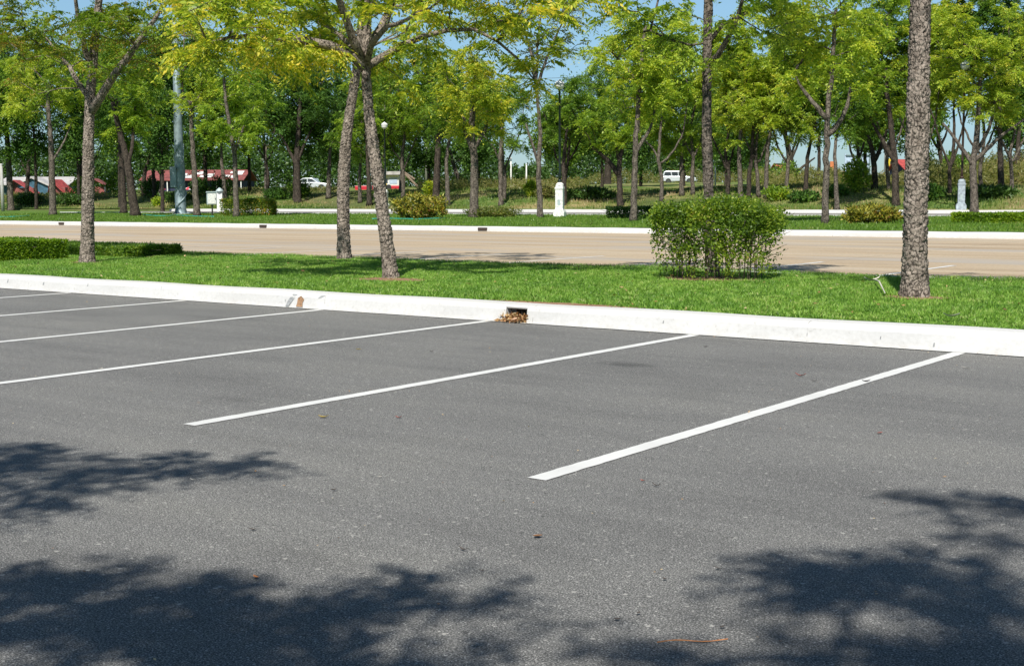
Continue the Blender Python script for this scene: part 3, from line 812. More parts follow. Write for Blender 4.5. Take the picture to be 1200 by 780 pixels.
wide_tree('cork_bark_tree', 'yellow-leaved tree leaning left from a bare soil patch, limbs spreading wide both ways', 458, 325,
          [(458, 325), (456, 300), (451, 265), (446, 230), (440, 190), (433, 145), (428, 105), (427, 75), (430, 30), (433, -10), (436, -60)], 17.5, None, M['leaf_yellow'], M['bark'], 13,
          limbs=[([(427, 76, 0), (412, 60, -.1), (392, 54, -.2), (362, 50, -.4), (330, 38, -.6), (290, 40, -.8), (245, 50, -1)], .085, .02),
                 ([(428, 80, 0), (445, 66, .1), (470, 54, .3), (492, 42, .4), (520, 32, .5), (555, 24, .6), (590, 40, .7), (612, 62, .7), (625, 95, .8)], .06, .010),
                 ([(428, 68, 0), (418, 48, -.2), (405, 25, -.5), (395, -5, -.8), (380, -50, -1.2)], .07, .025),
                 ([(429, 62, 0), (446, 35, .3), (462, 8, .5), (480, -40, 1)], .065, .025),
                 ([(428, 72, 0), (405, 48, .6), (370, 20, 1.4), (335, 0, 2)], .05, .018),
                 ([(429, 66, 0), (440, 40, -.7), (462, 30, -1.4), (500, 10, -2.0)], .05, .016)],
          xt=[(u, v, d) for u, v, d in zip(np.random.default_rng(5).uniform(205, 395, 46), np.random.default_rng(6).uniform(-35, 66, 46), np.random.default_rng(7).uniform(-2.2, 2.0, 46))]
          + [(u, v, d) for u, v, d in zip(np.random.default_rng(15).uniform(390, 520, 26), np.random.default_rng(16).uniform(-80, 18, 26), np.random.default_rng(17).uniform(-2.2, 2.2, 26))]
          + [(u, v, d) for u, v, d in zip(np.random.default_rng(25).uniform(500, 700, 26), np.random.default_rng(26).uniform(-45, 32, 26), np.random.default_rng(27).uniform(-1.5, 1.5, 26))]
          + [(u, v, d) for u, v, d in zip(np.random.default_rng(35).uniform(300, 600, 34), np.random.default_rng(36).uniform(-190, -70, 34), np.random.default_rng(37).uniform(-2.4, 1.5, 34))]
          + [(215, 68, -.6), (240, 62, -.9), (300, 68, -.8), (330, 78, -.5), (352, 66, 0), (372, 72, .2), (470, 55, .2), (450, 78, .3), (500, 62, .4), (575, 52, .6), (618, 78, .7), (630, 98, .8), (345, 92, .5), (480, 108, .6), (600, 40, .5), (655, 60, .6)],
          hero=.018, lpt=23, attach=2.7, **dict(HL, ll=.105, lw=.036, pairs=8))
wide_tree('cork_bark_tree', 'thick rough-barked trunk standing on near lawn right of the bush, no limbs in view', 1072, 347,
          [(1072, 347), (1072, 300), (1073, 240), (1075, 180), (1076, 120), (1077, 60), (1079, 0), (1082, -80), (1086, -170)], 31, None, M['leaf_green'], M['bark'], 14,
          base=W(1072, 347), top=.7, attach=4.2, hero=.022, lpt=12, xt=[], ntips=0, clump=0, **HL) if False else None
r = np.random.default_rng(14); b = W(1072, 347); t = depth(b)
make_tree('cork_bark_tree', 'thick rough-barked trunk standing on near lawn right of the bush, no limbs in view', 'tree', b,
          [np.array([0, 0, -.05])]+[at(u, v, t)-b for u, v in ((1072, 300), (1073, 240), (1075, 180), (1076, 120), (1077, 60), (1079, 0), (1082, -80), (1086, -170))],
          .142, .10, ell_tips(r, 90, (0.2, .3, 5.9), (3.0, 3.0, 1.4), zmin=4.75, clump=14), M['leaf_green'], M['bark'], r, attach=4.0, hero=.021, lpt=12, **HL)
wide_tree('cork_bark_tree', 'dark straight tree rising from behind the big bush on the near lawn', 834, 319,
          [(834, 319), (832, 280), (831, 235), (829, 190), (828, 150), (828, 100), (829, 50), (830, 0), (831, -50), (833, -100)], 13.5, (835, -75, 190, 95), M['leaf_green'], M['bark_shaded'], 15,
          top=.7, limbs=[([(829, 84, 0), (842, 66, -.2), (856, 48, -.4), (866, 22, -.6), (876, -20, -.9)], .05, .02),
                 ([(829, 42, 0), (843, 28, .2), (862, 20, .4), (885, 8, .6)], .045, .015),
                 ([(829, 60, 0), (812, 52, .3), (790, 46, .5)], .022, .010)],
          xt=[(830, 76, -.3), (818, 66, .3), (845, 72, .4), (872, 42, -.5), (895, 38, .5), (920, 44, .6), (905, 20, 0), (930, 26, .9), (800, 50, .5), (782, 46, .6), (760, 24, .6), (730, 12, .4), (705, 22, .5), (790, 10, 0), (880, 10, -.6), (850, 30, -1), (742, 40, 1)],
          ntips=95, hero=.015, lpt=14, attach=2.4, **dict(HL, ll=.10, lw=.036))

# ------------------------------------------------------------------ trees behind the camera whose crowns shade the tarmac in front
def shade_tree(label, base, trunk, blobs, hrange, seed, extra):
    r = np.random.default_rng(seed); tips = []
    for u, v, ru, rv, n in blobs:
        for _ in range(max(3, int(n*.85))):
            a = r.uniform(0, 2*PI); q = math.sqrt(r.uniform(0, 1))
            G = W(u+ru*q*math.cos(a), v+rv*q*math.sin(a), 0.0); h = r.uniform(*hrange)
            k = h/math.tan(SUN_EL)
            tips.append(np.array([G[0]-TR[0]*k, G[1]-TR[1]*k, h])-base)
    for _ in range(extra[0]): tips.append(np.array(extra[1])+r.normal(0, 1, 3)*np.array(extra[2])-base)
    make_tree('shade_tree', label, 'tree', base, trunk, .16, .10, tips, M['leaf_green'], M['bark'], r, attach=2.2, lpt=6, Lr=.26, pairs=5, ll=.09, lw=.036, droop=.35, rtip=.006, pexp=.42)
shade_tree('out-of-frame tree behind the viewer whose crown shades the tarmac at lower left', np.array([-.9, -15.4, .1]),
           [(0, 0, -.05), (.02, .05, 1.2), (.1, .2, 2.4), (.2, .5, 3.6), (.4, .9, 4.6)],
           [(50, 555, 120, 26, 34), (215, 545, 100, 13, 18), (15, 600, 40, 13, 7), (15, 525, 40, 9, 6), (70, 715, 170, 52, 44), (270, 740, 150, 42, 34), (500, 700, 82, 22, 14), (240, 690, 90, 16, 9), (330, 785, 200, 14, 14), (400, 725, 60, 12, 5)],
           (4.6, 5.6), 31, (50, (0, -14.2, 5.6), (1.5, 1.0, .5)))
shade_tree('out-of-frame tree behind the viewer whose crown shades the tarmac at lower right', np.array([7.2, -15.6, .1]),
           [(0, 0, -.05), (-.02, .05, 1.2), (-.1, .2, 2.4), (-.3, .5, 3.6), (-.6, .9, 4.6)],
           [(1120, 586, 48, 9, 6), (1190, 600, 30, 12, 4), (1030, 682, 150, 26, 26), (1195, 640, 25, 9, 4), (1140, 715, 100, 26, 16), (1120, 772, 230, 18, 30), (800, 780, 100, 9, 8), (915, 672, 42, 16, 7)],
           (5.6, 6.8), 32, (50, (6.6, -13.6, 6.4), (1.4, 1.0, .5)))

# ------------------------------------------------------------------ far lawn strip and bank trees
FK = dict(vz=(-.8, 1.1), lpt=21, Lr=.52, pairs=6, ll=.165, lw=.075, droop=.45, rtip=.012, k=6)
far = [
 # label, u, vb, line, w, crown, leaf, limbs
 ('slim tree at far left of the far lawn with a loose lime crown', 62, 252, [(62, 252), (61, 205), (60, 170), (57, 135), (55, 100)], 8.5, (48, 98, 58, 58), 'leaf_lime', [([(61, 190, 0), (72, 172, 0), (80, 155, .5)], .1, .04)]),
 ('tree at the very left edge of the picture on the far lawn', 13, 247, [(13, 247), (11, 205), (9, 170), (6, 130), (4, 90)], 8, (8, 95, 52, 66), 'leaf_mid', []),
 ('dark upright trunk left of the slanting tree and pale mast', 145, 250, [(145, 250), (144, 215), (142, 185), (140, 150), (138, 110)], 8, (128, 120, 45, 48), 'leaf_dark', []),
 ('slanting forked tree between the dark trunk and the pale mast', 159, 253, [(159, 253), (154, 222), (150, 195), (146, 175), (139, 150), (132, 120)], 11, (150, 105, 52, 60), 'leaf_green', [([(150, 195, 0), (155, 172, 0), (157, 145, .5), (160, 110, 1)], .13, .06)]),
 ('slim tree just right of the pale mast, crown lit lime green', 231, 253, [(231, 253), (229, 222), (227, 192), (225, 165), (223, 120)], 8, (228, 80, 48, 68), 'leaf_lime', []),
 ('thin tree rising from the orange-flowered hedge', 277, 254, [(277, 254), (276, 215), (275, 180), (270, 150), (264, 115), (262, 90)], 7, (278, 125, 55, 52), 'leaf_green', [([(275, 178, 0), (282, 160, 0), (288, 140, .3)], .09, .04)]),
 ('low-forked dark tree on the bank, left of the two near leaning trunks', 349, 238, [(349, 238), (348, 205), (348, 180), (350, 150), (352, 110)], 9, (345, 115, 62, 62), 'leaf_dark', [([(348, 195, 0), (338, 175, 0), (330, 160, 0)], .16, .07), ([(348, 192, 0), (356, 170, 0), (366, 150, .4)], .14, .06)]),
 ('pale straight trunk beside the low olive bush, crown yellow green', 555, 255, [(555, 255), (556, 215), (556, 180), (552, 155), (555, 120), (557, 90)], 11.5, (550, 112, 66, 62), 'leaf_yellow', [([(556, 178, 0), (545, 158, 0), (543, 135, 0)], .15, .06), ([(556, 175, 0), (570, 150, .3), (573, 120, .5)], .12, .05)]),
 ('small tree on the bank right of the pale straight trunk', 587, 242, [(587, 242), (587, 215), (586, 190), (588, 160), (590, 130)], 6.5, (595, 140, 42, 45), 'leaf_mid', []),
 ('dark thick trunk behind the croton bush', 511, 234, [(511, 234), (512, 205), (513, 180), (514, 150), (514, 110)], 9, (508, 100, 55, 70), 'leaf_green', []),
 ('thinner trunk between the croton bush and the pale straight trunk', 525, 242, [(525, 242), (524, 215), (523, 190), (526, 165), (530, 135)], 6, (528, 135, 40, 45), 'leaf_mid', []),
 ('tall nearly bare tree left of the tall lamp, open twigs against blue sky', 633, 255, [(633, 255), (632, 215), (631, 190), (634, 165), (631, 130), (628, 98)], 7.5, (642, 32, 62, 62), 'leaf_olive', [([(632, 195, 0), (624, 170, 0), (616, 145, 0)], .09, .04), ([(628, 98, 0), (622, 60, 0), (612, 25, 0), (605, 0, 0)], .09, .03), ([(629, 102, 0), (640, 70, 0), (650, 45, .5), (665, 15, .5)], .09, .03), ([(628, 99, 0), (630, 50, .3), (636, 0, .5)], .08, .03)]),
 ('dark trunk hidden half behind the white lamp pedestal', 661, 243, [(661, 243), (661, 215), (660, 190), (663, 165), (668, 140)], 7, (672, 135, 48, 42), 'leaf_mid', []),
 ('tree right of the tall lamp with a trunk forking at head height of the crown', 742, 259, [(742, 259), (743, 225), (744, 190), (746, 150), (749, 110), (752, 70), (756, 30)], 8.5, (745, 60, 62, 85), 'leaf_lime', [([(744, 180, 0), (754, 165, 0), (764, 148, .3), (768, 125, .5)], .09, .04), ([(749, 100, 0), (735, 80, .2), (718, 62, .4)], .07, .03)]),
 ('tree with a heavy limb reaching left, behind the dark clipped hedge', 727, 242, [(727, 242), (726, 215), (725, 195), (729, 175), (734, 150)], 8, (712, 135, 58, 42), 'leaf_green', [([(725, 206, 0), (715, 190, 0), (702, 178, 0), (692, 170, 0)], .18, .09), ([(725, 190, 0), (722, 170, 0), (718, 150, .4)], .12, .06)]),
 ('slim tree standing in front of the silver estate car', 799, 229, [(799, 229), (799, 205), (798, 185), (802, 165), (806, 140)], 6, (792, 135, 50, 48), 'leaf_green', []),
 ('first of the slim trunks showing above the big bush', 868, 233, [(868, 233), (867, 205), (866, 180), (868, 150), (870, 120)], 6.5, (868, 115, 44, 60), 'leaf_lime', []),
 ('leaning dark trunk beside the first slim one above the bush', 877, 232, [(877, 232), (878, 205), (881, 185), (882, 160), (884, 120)], 6, (895, 100, 46, 62), 'leaf_lime', []),
 ('last slim trunk showing above the right end of the bush', 898, 232, [(898, 232), (898, 205), (899, 180), (903, 155), (906, 120)], 6, (915, 130, 45, 50), 'leaf_lime', []),
 ('tall pale-barked tree on the far lawn right of the bush, limbs lifting both sides', 967, 262, [(967, 262), (967, 230), (968, 195), (970, 160), (969, 130), (974, 95), (977, 50), (980, 10)], 8.5, (968, 48, 74, 78), 'leaf_lime', [([(970, 160, 0), (984, 146, 0), (994, 125, 0), (997, 100, .3)], .12, .05), ([(969, 138, 0), (952, 122, 0), (938, 100, 0), (930, 85, .3)], .11, .04)]),
 ('small pale tree just right of the tall pale-barked one', 981, 246, [(981, 246), (980, 215), (978, 185), (980, 160), (984, 140)], 6, (1000, 135, 34, 34), 'leaf_mid', []),
 ('grey tree just left of the thick near trunk, dark limb crossing it', 1050, 242, [(1050, 242), (1049, 210), (1048, 180), (1044, 150), (1040, 115), (1038, 80)], 9, (1032, 75, 58, 82), 'leaf_green', [([(1049, 190, 0), (1038, 172, 0), (1026, 150, 0), (1015, 130, .4)], .15, .06)]),
 ('pale many-limbed tree on the right, long limb reaching up right', 1142, 250, [(1142, 250), (1141, 220), (1140, 190), (1145, 160), (1147, 125), (1149, 90)], 9.5, (1150, 70, 70, 78), 'leaf_lime', [([(1141, 195, 0), (1130, 178, 0), (1118, 160, 0), (1105, 145, .4)], .13, .06), ([(1141, 190, 0), (1156, 175, 0), (1178, 155, 0), (1200, 140, 0)], .13, .05), ([(1141, 185, 0), (1160, 150, .2), (1167, 110, .4), (1165, 75, .5)], .11, .04)]),
 ('dark upright trunk second from the right edge, on the bank', 1174, 230, [(1174, 230), (1173, 205), (1172, 180), (1172, 150), (1172, 110)], 8, (1188, 85, 50, 72), 'leaf_mid', []),
 ('black-looking trunk at the right edge on the crest of the bank', 1193, 217, [(1193, 217), (1192, 195), (1193, 170), (1195, 145)], 8, (1198, 105, 42, 52), 'leaf_dark', []),
 ('dark trunk leaning left on the crest, sky showing on both sides', 1108, 216, [(1108, 216), (1105, 195), (1101, 175), (1099, 155), (1102, 130)], 7, (1102, 92, 48, 60), 'leaf_green', [([(1101, 176, 0), (1093, 165, 0), (1088, 150, 0)], .13, .06), ([(1101, 172, 0), (1108, 160, 0), (1112, 146, 0)], .12, .05)]),
 ('short dark trunk on the bank beside the leafy green shrub', 1025, 226, [(1025, 226), (1025, 200), (1023, 180), (1018, 160), (1012, 140)], 8, (1008, 105, 48, 52), 'leaf_dark', [([(1024, 190, 0), (1034, 170, 0), (1040, 150, 0)], .15, .07)]),
 ('slim leaning trunk between the forked dark tree and the tall pale one', 944, 227, [(944, 227), (945, 205), (946, 185), (950, 165), (956, 145)], 6, (948, 128, 34, 40), 'leaf_mid', []),
 ('forked dark tree on the crest near the orange roof', 928, 214, [(928, 214), (927, 198), (926, 185), (922, 165), (916, 145)], 9, (918, 110, 48, 50), 'leaf_dark', [([(928, 205, 0), (940, 196, 0), (955, 185, .4)], .2, .09), ([(926, 190, 0), (934, 172, 0), (940, 155, 0)], .17, .08)]),
 ('thin dark trunk on the bank before the long rusty roof, left of the mast', 181, 232, [(181, 232), (180, 210), (179, 190), (176, 165)], 5, (182, 130, 42, 52), 'leaf_dark', []),
 ('crooked dark trunk splitting low, in front of the long rusty roof', 169, 229, [(169, 229), (168, 215), (170, 200), (176, 180)], 6, (168, 150, 36, 40), 'leaf_dark', [([(168, 218, 0), (174, 212, 0), (182, 200, 0)], .14, .07)]),
 ('dark trunk on the bank right of the mast, before the navy wall', 241, 229, [(241, 229), (241, 205), (240, 185), (243, 160)], 5.5, (246, 135, 42, 46), 'leaf_dark', []),
 ('slender grey trunk behind the cabinet on its post', 264, 236, [(264, 236), (262, 210), (260, 190), (258, 165)], 5.5, (258, 110, 44, 60), 'leaf_mid', []),
 ('very thin sapling trunk between the flowered hedge and the leaning trunks', 311, 234, [(311, 234), (311, 215), (311, 195), (312, 172)], 3.5, (314, 140, 40, 46), 'leaf_green', []),
 ('thin pale trunk seen between the two near leaning trunks', 422, 237, [(422, 237), (421, 215), (422, 195), (424, 170)], 5, (420, 150, 40, 50), 'leaf_mid', []),
 ('dark trunk seen just left of the leaning yellow tree', 433, 240, [(433, 240), (432, 215), (431, 195), (430, 170)], 6.5, (438, 125, 46, 55), 'leaf_green', []),
 ('trunk leaning left behind the thin one, beyond the croton bush', 541, 223, [(541, 223), (536, 205), (531, 192), (527, 175)], 7, (540, 150, 44, 44), 'leaf_dark', []),
 ('dark tree behind the first tree of the far left, beyond the bank', 96, 232, [(96, 232), (96, 210), (95, 190), (92, 160)], 6, (95, 135, 50, 55), 'leaf_dark', []),
 ('bushy tree filling the gap left of the leaning trunks', 385, 232, [(385, 232), (385, 210), (386, 190), (388, 160)], 6, (388, 130, 40, 48), 'leaf_dark', []),
 ('bushy tree behind the globe lamp', 470, 226, [(470, 226), (471, 205), (472, 190), (470, 160)], 6, (470, 140, 45, 48), 'leaf_mid', []),
 ('tree whose crown fills the gap above the silver estate car', 830, 222, [(830, 222), (830, 200), (829, 180), (828, 150)], 6, (838, 125, 46, 58), 'leaf_mid', []),
 ('green tree in the gap between the grey tree and the many-limbed one', 1085, 222, [(1085, 222), (1084, 200), (1082, 180), (1080, 150)], 5, (1086, 65, 46, 66), 'leaf_lime', []),
]
for i, (lab, u, vb, line, w, crown, leaf, limbs) in enumerate(far):
    sparse = 'nearly bare' in lab
    kw = dict(FK)
    if sparse: kw.update(lpt=5, rtip=.016)
    d = depth(W(u, vb))
    nt_ = int(np.clip(78*(crown[2]*d/FPX/2.6)**1.6*(crown[3]/60)**.8, 45, 150))
    if sparse: nt_ = 70
    wide_tree('park_tree', lab, u, vb, line, w, crown, M[leaf], M['bark_black'] if ('dark' in lab and 'black' not in lab) or 'black' in lab else M['bark_far'], 100+i,
              limbs=limbs, ntips=nt_, attach=None, clump=0 if sparse else 14, **kw)


second = [(662, 'lime-crowned tree filling the view between the tall lamp and the forked tree', 238, 130, 34, 34, 'leaf_mid'), (775, 'bright tree between the forked tree and the dark straight near trunk', 236, 85, 44, 62, 'leaf_green'),
 (812, 'tree with pale lime crown seen left of the dark straight near trunk', 228, 60, 42, 60, 'leaf_lime'), (852, 'yellow-lime crown right of the dark straight near trunk', 230, 85, 48, 72, 'leaf_lime'),
 (889, 'yellow-green tree above the middle of the big bush', 230, 62, 46, 84, 'leaf_lime'), (922, 'lime tree above the right end of the big bush', 228, 75, 42, 76, 'leaf_lime'),
 (1003, 'green tree between the tall pale-barked tree and the grey one', 228, 55, 44, 86, 'leaf_green'), (1042, 'dense tree directly left of the thick near trunk', 227, 50, 40, 88, 'leaf_mid'),
 (1078, 'dense tree mostly behind the thick near trunk', 228, 60, 44, 84, 'leaf_lime'), (1114, 'bright tree just right of the thick near trunk', 228, 60, 46, 84, 'leaf_lime'),
 (1150, 'green tree behind the pale many-limbed one', 226, 50, 46, 78, 'leaf_mid'), (1186, 'deep green tree closing the right edge of the picture', 226, 70, 50, 82, 'leaf_dark'),
 (30, 'lime tree between the two first trees at the far left', 236, 80, 52, 66, 'leaf_lime'), (108, 'bright tree behind the near slim tree with rusty leaves', 234, 85, 52, 70, 'leaf_green'),
 (188, 'green tree left of the pale mast, crown around it', 234, 90, 50, 70, 'leaf_green'), (312, 'lit green tree between the flowered hedge and the low-forked dark tree', 232, 95, 50, 62, 'leaf_green'),
 (472, 'green tree just right of the leaning yellow tree', 232, 100, 46, 68, 'leaf_green'), (590, 'yellow-green tree left of the nearly bare tree', 236, 105, 34, 46, 'leaf_lime')]
for i, (u, lb, vb, vc, ru, rv, lf) in enumerate(second):
    wide_tree('park_tree', lb, u, vb, [(u, vb), (u+random.uniform(-3, 3), vb-25), (u+random.uniform(-4, 4), vb-48), (u+random.uniform(-6, 6), vb-75), (u+random.uniform(-6, 6), max(vc, vb-120))], 5.0, (u, vc, ru, rv), M[lf], M['bark_far'] if i % 3 else M['bark_black'],
              600+i, limbs=[([(u, vb-random.uniform(28, 45), 0), (u+q*random.uniform(7, 12), vb-random.uniform(52, 62), 0), (u+q*random.uniform(14, 26), vb-random.uniform(75, 95), random.uniform(-.5, .5)), (u+q*random.uniform(20, 34), vb-random.uniform(110, 135), random.uniform(-.8, .8))], .075, .03) for q in (-1, 1)], ntips=int(np.clip(70*(ru/44)*(rv/70), 45, 120)), clump=16, **dict(FK, ll=.19, lw=.09, lpt=23))
# ------------------------------------------------------------------ evergreen trees far beyond the bank
def back_tree(label, u, t, ru, v0, v1, leaf, seed, flat=False, name='evergreen_tree', group=None, wtr=.17):
    r = np.random.default_rng(seed)
    p = at(u, 231, t); b = np.array([p[0], p[1], gz(p[1])-.1])
    zt = at(u, v0, t)[2]-b[2]; zb = at(u, v1, t)[2]-b[2]; rx = ru*t/FPX
    c = np.array([0, 0, (zt+zb)/2])
    tips = ell_tips(r, int(75+max(0, (v1-v0)-110)*.8), c, (rx, rx*.8, (zt-zb)/2), clump=0 if flat else 16, shell=.35)
    make_tree(name, label, 'tree', b, [(0, 0, -.1), (.1, 0, zb*.5), (0, .1, max(zb, .6)), (.1, 0, zb+(zt-zb)*.35)], wtr, wtr*.5, tips, leaf, M['bark_black'], r, attach=max(.4, zb*.5), group=group,
              lpt=8, simple=19, spread=.36 if not flat else .3, ll=.24, lw=.14, rtip=.02, k=5)
lab = ['beyond the far left stalls', 'behind the pale and red stall roofs', 'left of the long rusty roof', 'above the long rusty roof', 'right of the pale mast, above the rusty roof end',
       'above the parked cars left of the leaning trunks', 'behind the low-forked dark tree', 'behind the food trailer', 'right of the food trailer', 'behind the thick dark trunk and croton bush',
       'between the pale straight trunk and the pale marker posts', 'behind the pale straight trunk crown', 'directly behind the white lamp pedestal', 'under the flat-topped tree', 'between the flat-topped tree and the estate car', 'behind the silver estate car', 'right of the silver estate car']
us = [-5, 42, 92, 140, 190, 240, 292, 345, 398, 450, 560, 502, 662, 705, 750, 800, 850]
for i, (l, u) in enumerate(zip(lab, us)):
    rr = random.Random(i)
    low = u in (662, 705, 560)
    v0 = {560: 105, 662: 112, 705: 118, 502: 60}.get(u, rr.uniform(22, 58))
    back_tree('dark evergreen '+l, u, rr.uniform(104, 122), rr.uniform(38, 47), v0, rr.uniform(192, 204), M['leaf_dark'] if i % 3 else M['leaf_mid'], 300+i)
for i, (u, l, v0, v1, ru, t_) in enumerate(((884, 'above the straggly shrub, behind the lime crowns', 60, 188, 36, 118), (1012, 'behind the blue billboard', 70, 178, 34, 104), (1070, 'behind the thick near trunk', 60, 190, 34, 104), (1190, 'at the right edge beyond the crest', 60, 178, 34, 100), (958, 'behind the tall pale-barked tree', 60, 172, 30, 110))):
    back_tree('dark evergreen '+l, u, t_, ru, v0, v1, M['leaf_dark'] if i % 2 else M['leaf_mid'], 360+i)
back_tree('broad flat-topped tree standing above all others right of the tall lamp', 712, 165, 70, 74, 118, M['leaf_mid'], 340, flat=True, name='rain_tree', wtr=.5)

# dense low wood and scrub closing the view under the far crowns
def leafmass(name, label, spans, mat, n, ll, lw, r, cat='undergrowth'):
    P = []
    for (u0, u1, t0, t1, va, vb, k) in spans:
        u = r.uniform(u0, u1, k); t = r.uniform(t0, t1, k)
        p = np.array([at(a, 231, b) for a, b in zip(u, t)])
        am = np.clip((224-va)/40, .05, 1); top = va+am*(6*np.sin(u*.09+t*.3)+5*np.sin(u*.23)+3*np.sin(u*.6))
        zt = CH+(231-top)*t/FPX
        zb = np.array([gz(y) for y in p[:, 1]])
        z = zb+(zt-zb)*r.uniform(0, 1, k)**.75
        P.append(np.stack([p[:, 0], p[:, 1], z], 1))
    P = np.concatenate(P); n = len(P)
    D = unit(r.normal(0, 1, (n, 3))+np.array([0, 0, .3])); Wd = unit(np.cross(D, r.normal(0, 1, (n, 3))))
    o = np_mesh(name, rhombi(P, D, Wd, ll*r.uniform(.6, 1.4, n), lw*r.uniform(.6, 1.4, n)).reshape(-1, 3), 4, mat)
    return setp(o, label, cat, None, 'stuff')
r = np.random.default_rng(55)
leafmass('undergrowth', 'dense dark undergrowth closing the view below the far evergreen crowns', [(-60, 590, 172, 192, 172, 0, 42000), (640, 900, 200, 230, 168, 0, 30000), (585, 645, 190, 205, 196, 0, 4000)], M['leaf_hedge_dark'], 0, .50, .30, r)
leafmass('scrub', 'tall pale green and straw scrub along the crest of the bank', [(490, 690, 102, 125, 211, 0, 9000), (690, 885, 188, 198, 203, 0, 9000), (880, 1000, 100, 130, 203, 0, 9000), (1000, 1090, 88, 105, 208, 0, 5000), (1085, 1230, 84, 105, 194, 0, 14000), (1150, 1230, 88, 105, 186, 0, 5000), (-60, 130, 128, 138, 224, 0, 4000), (240, 400, 122, 136, 219, 0, 4000)],
         M['leaf_scrub'], 0, .30, .07, r, 'scrub')
leafmass('green_scrub', 'green bushes among the straw scrub at right', [(1105, 1135, 92, 98, 186, 0, 1600), (880, 935, 110, 120, 196, 0, 1800), (1085, 1110, 100, 110, 200, 0, 900)], M['leaf_mid'], 0, .28, .14, r, 'scrub')

# ------------------------------------------------------------------ bushes and hedges
def px_shrub(name, label, cat, u, vb, vt, ru, mat, seed, box=False, rzang=0.0, ryf=.6, **kw):
    r = np.random.default_rng(seed); b = W(u, vb); t = depth(b)
    ry = ru*t/FPX*ryf
    f2 = unit(np.array([Fv[0], Fv[1], 0])); b = b+f2*ry*.9; b[2] = gz(b[1]) if b[1] < 58.3 else bank_z(b[0], b[1])
    h = (vb-vt)*t/FPX
    return shrub(name, label, cat, b, h, (ru*t/FPX, ry), mat, r, box=box, rz=-YAW*.8 if not box else rzang, **kw)

# the big bush on the near lawn
def big_bush():
    r = np.random.default_rng(77)
    b = np.array([-5.02, 5.15, .19])
    root = thing('bush', 'big leafy green bush with bare grey stems at its foot, on the near lawn', 'bush', b, .32)
    mb = MB()
    for i in range(46):
        x, y = r.uniform(-.72, .72), r.uniform(-.42, .42)
        x1, y1 = x*1.1+r.normal(0, .06), y*1.1+r.normal(0, .05); h = r.uniform(.7, 1.0)
        rr_ = r.uniform(.004, .009)
        q = [(x, y, -.03), (x+r.normal(0, .015), y+r.normal(0, .015), .25), (x1, y1, .6), (x1+r.normal(0, .06), y1+r.normal(0, .05), h)]
        mb.tube(q, [rr_, rr_*.9, rr_*.6, rr_*.3], 6)
        for _ in range(4):
            s = np.array(q[1])+(np.array(q[2])-np.array(q[1]))*r.uniform(0, 1)
            e = s+np.array([r.normal(0, .16), r.normal(0, .13), r.uniform(.12, .35)])
            mb.tube([s, (s+e)/2+r.normal(0, .01, 3), e], [.005, .004, .002], 4)
    for sx, z, l in ((-.8, .62, .22), (-.82, .45, .20), (.82, .60, .28), (.80, .42, .22), (.75, .35, .3), (-.75, .75, .15)):
        s = np.array([sx*.75, r.normal(0, .15), z-.1]); e = np.array([sx+np.sign(sx)*l*.6, s[1]+r.normal(0, .05), z+.05])
        mb.tube([s, (s+e)/2, e], [.006, .004, .002], 4)
    mb.build('stems', M['bark'], root, smooth=True)
    # leaf sprays: clumps of small leaves on twig ends
    n = 1650
    s = r.uniform(0, 1, n)
    z = 1.03*(r.uniform(0, 1, n)**.62)
    wx = .79+.09*np.clip(z/.9, 0, 1); wy = .50+.08*z
    x = r.uniform(-1, 1, n); y = r.uniform(-1, 1, n)
    f = r.random(n)
    y = np.where(f < .38, -1+np.abs(r.normal(0, .12, n)), y); z = np.where((f > .38) & (f < .60), 1.0-np.abs(r.normal(0, .05, n)), z)
    x = np.where((f > .6) & (f < .72), np.sign(x)*(1-np.abs(r.normal(0, .1, n))), x)
    # rounded corners, lumpy top
    rc = 1-.10*np.abs(x)**4*np.abs(y)**2
    X = x*wx*rc; Y = y*wy*rc
    z = z*(1-.10*np.abs(x)**5)+.05*np.sin(X*5+1)*(z > .8)+.03*np.sin(X*13+Y*7)*(z > .7)
    keep = ~((z < .26) & (r.random(n) < .45)) & ~((z < .6) & (np.sin(X*9+2)+np.sin(X*23+z*8) > .7)) & ~((X < -.35) & (z < .8) & (r.random(n) < .4)) & ~(np.sin(X*14+z*11)+np.sin(X*7-z*17+1) > 1.3)
    P = np.stack([X, Y, np.maximum(z, .08)], 1)[keep]
    k = 15
    Q = P.repeat(k, 0)+r.normal(0, .045, (len(P)*k, 3)); D = unit(r.normal(0, 1, Q.shape)+np.array([0, -.15, .35]))
    Wd = unit(np.cross(D, r.normal(0, 1, Q.shape)))
    m = len(Q)
    np_mesh('foliage', rhombi(Q, D, Wd, .048*r.uniform(.55, 1.3, m), .030*r.uniform(.6, 1.2, m)).reshape(-1, 3), 4, M['leaf_bush'], root)
    # side sprigs
big_bush()

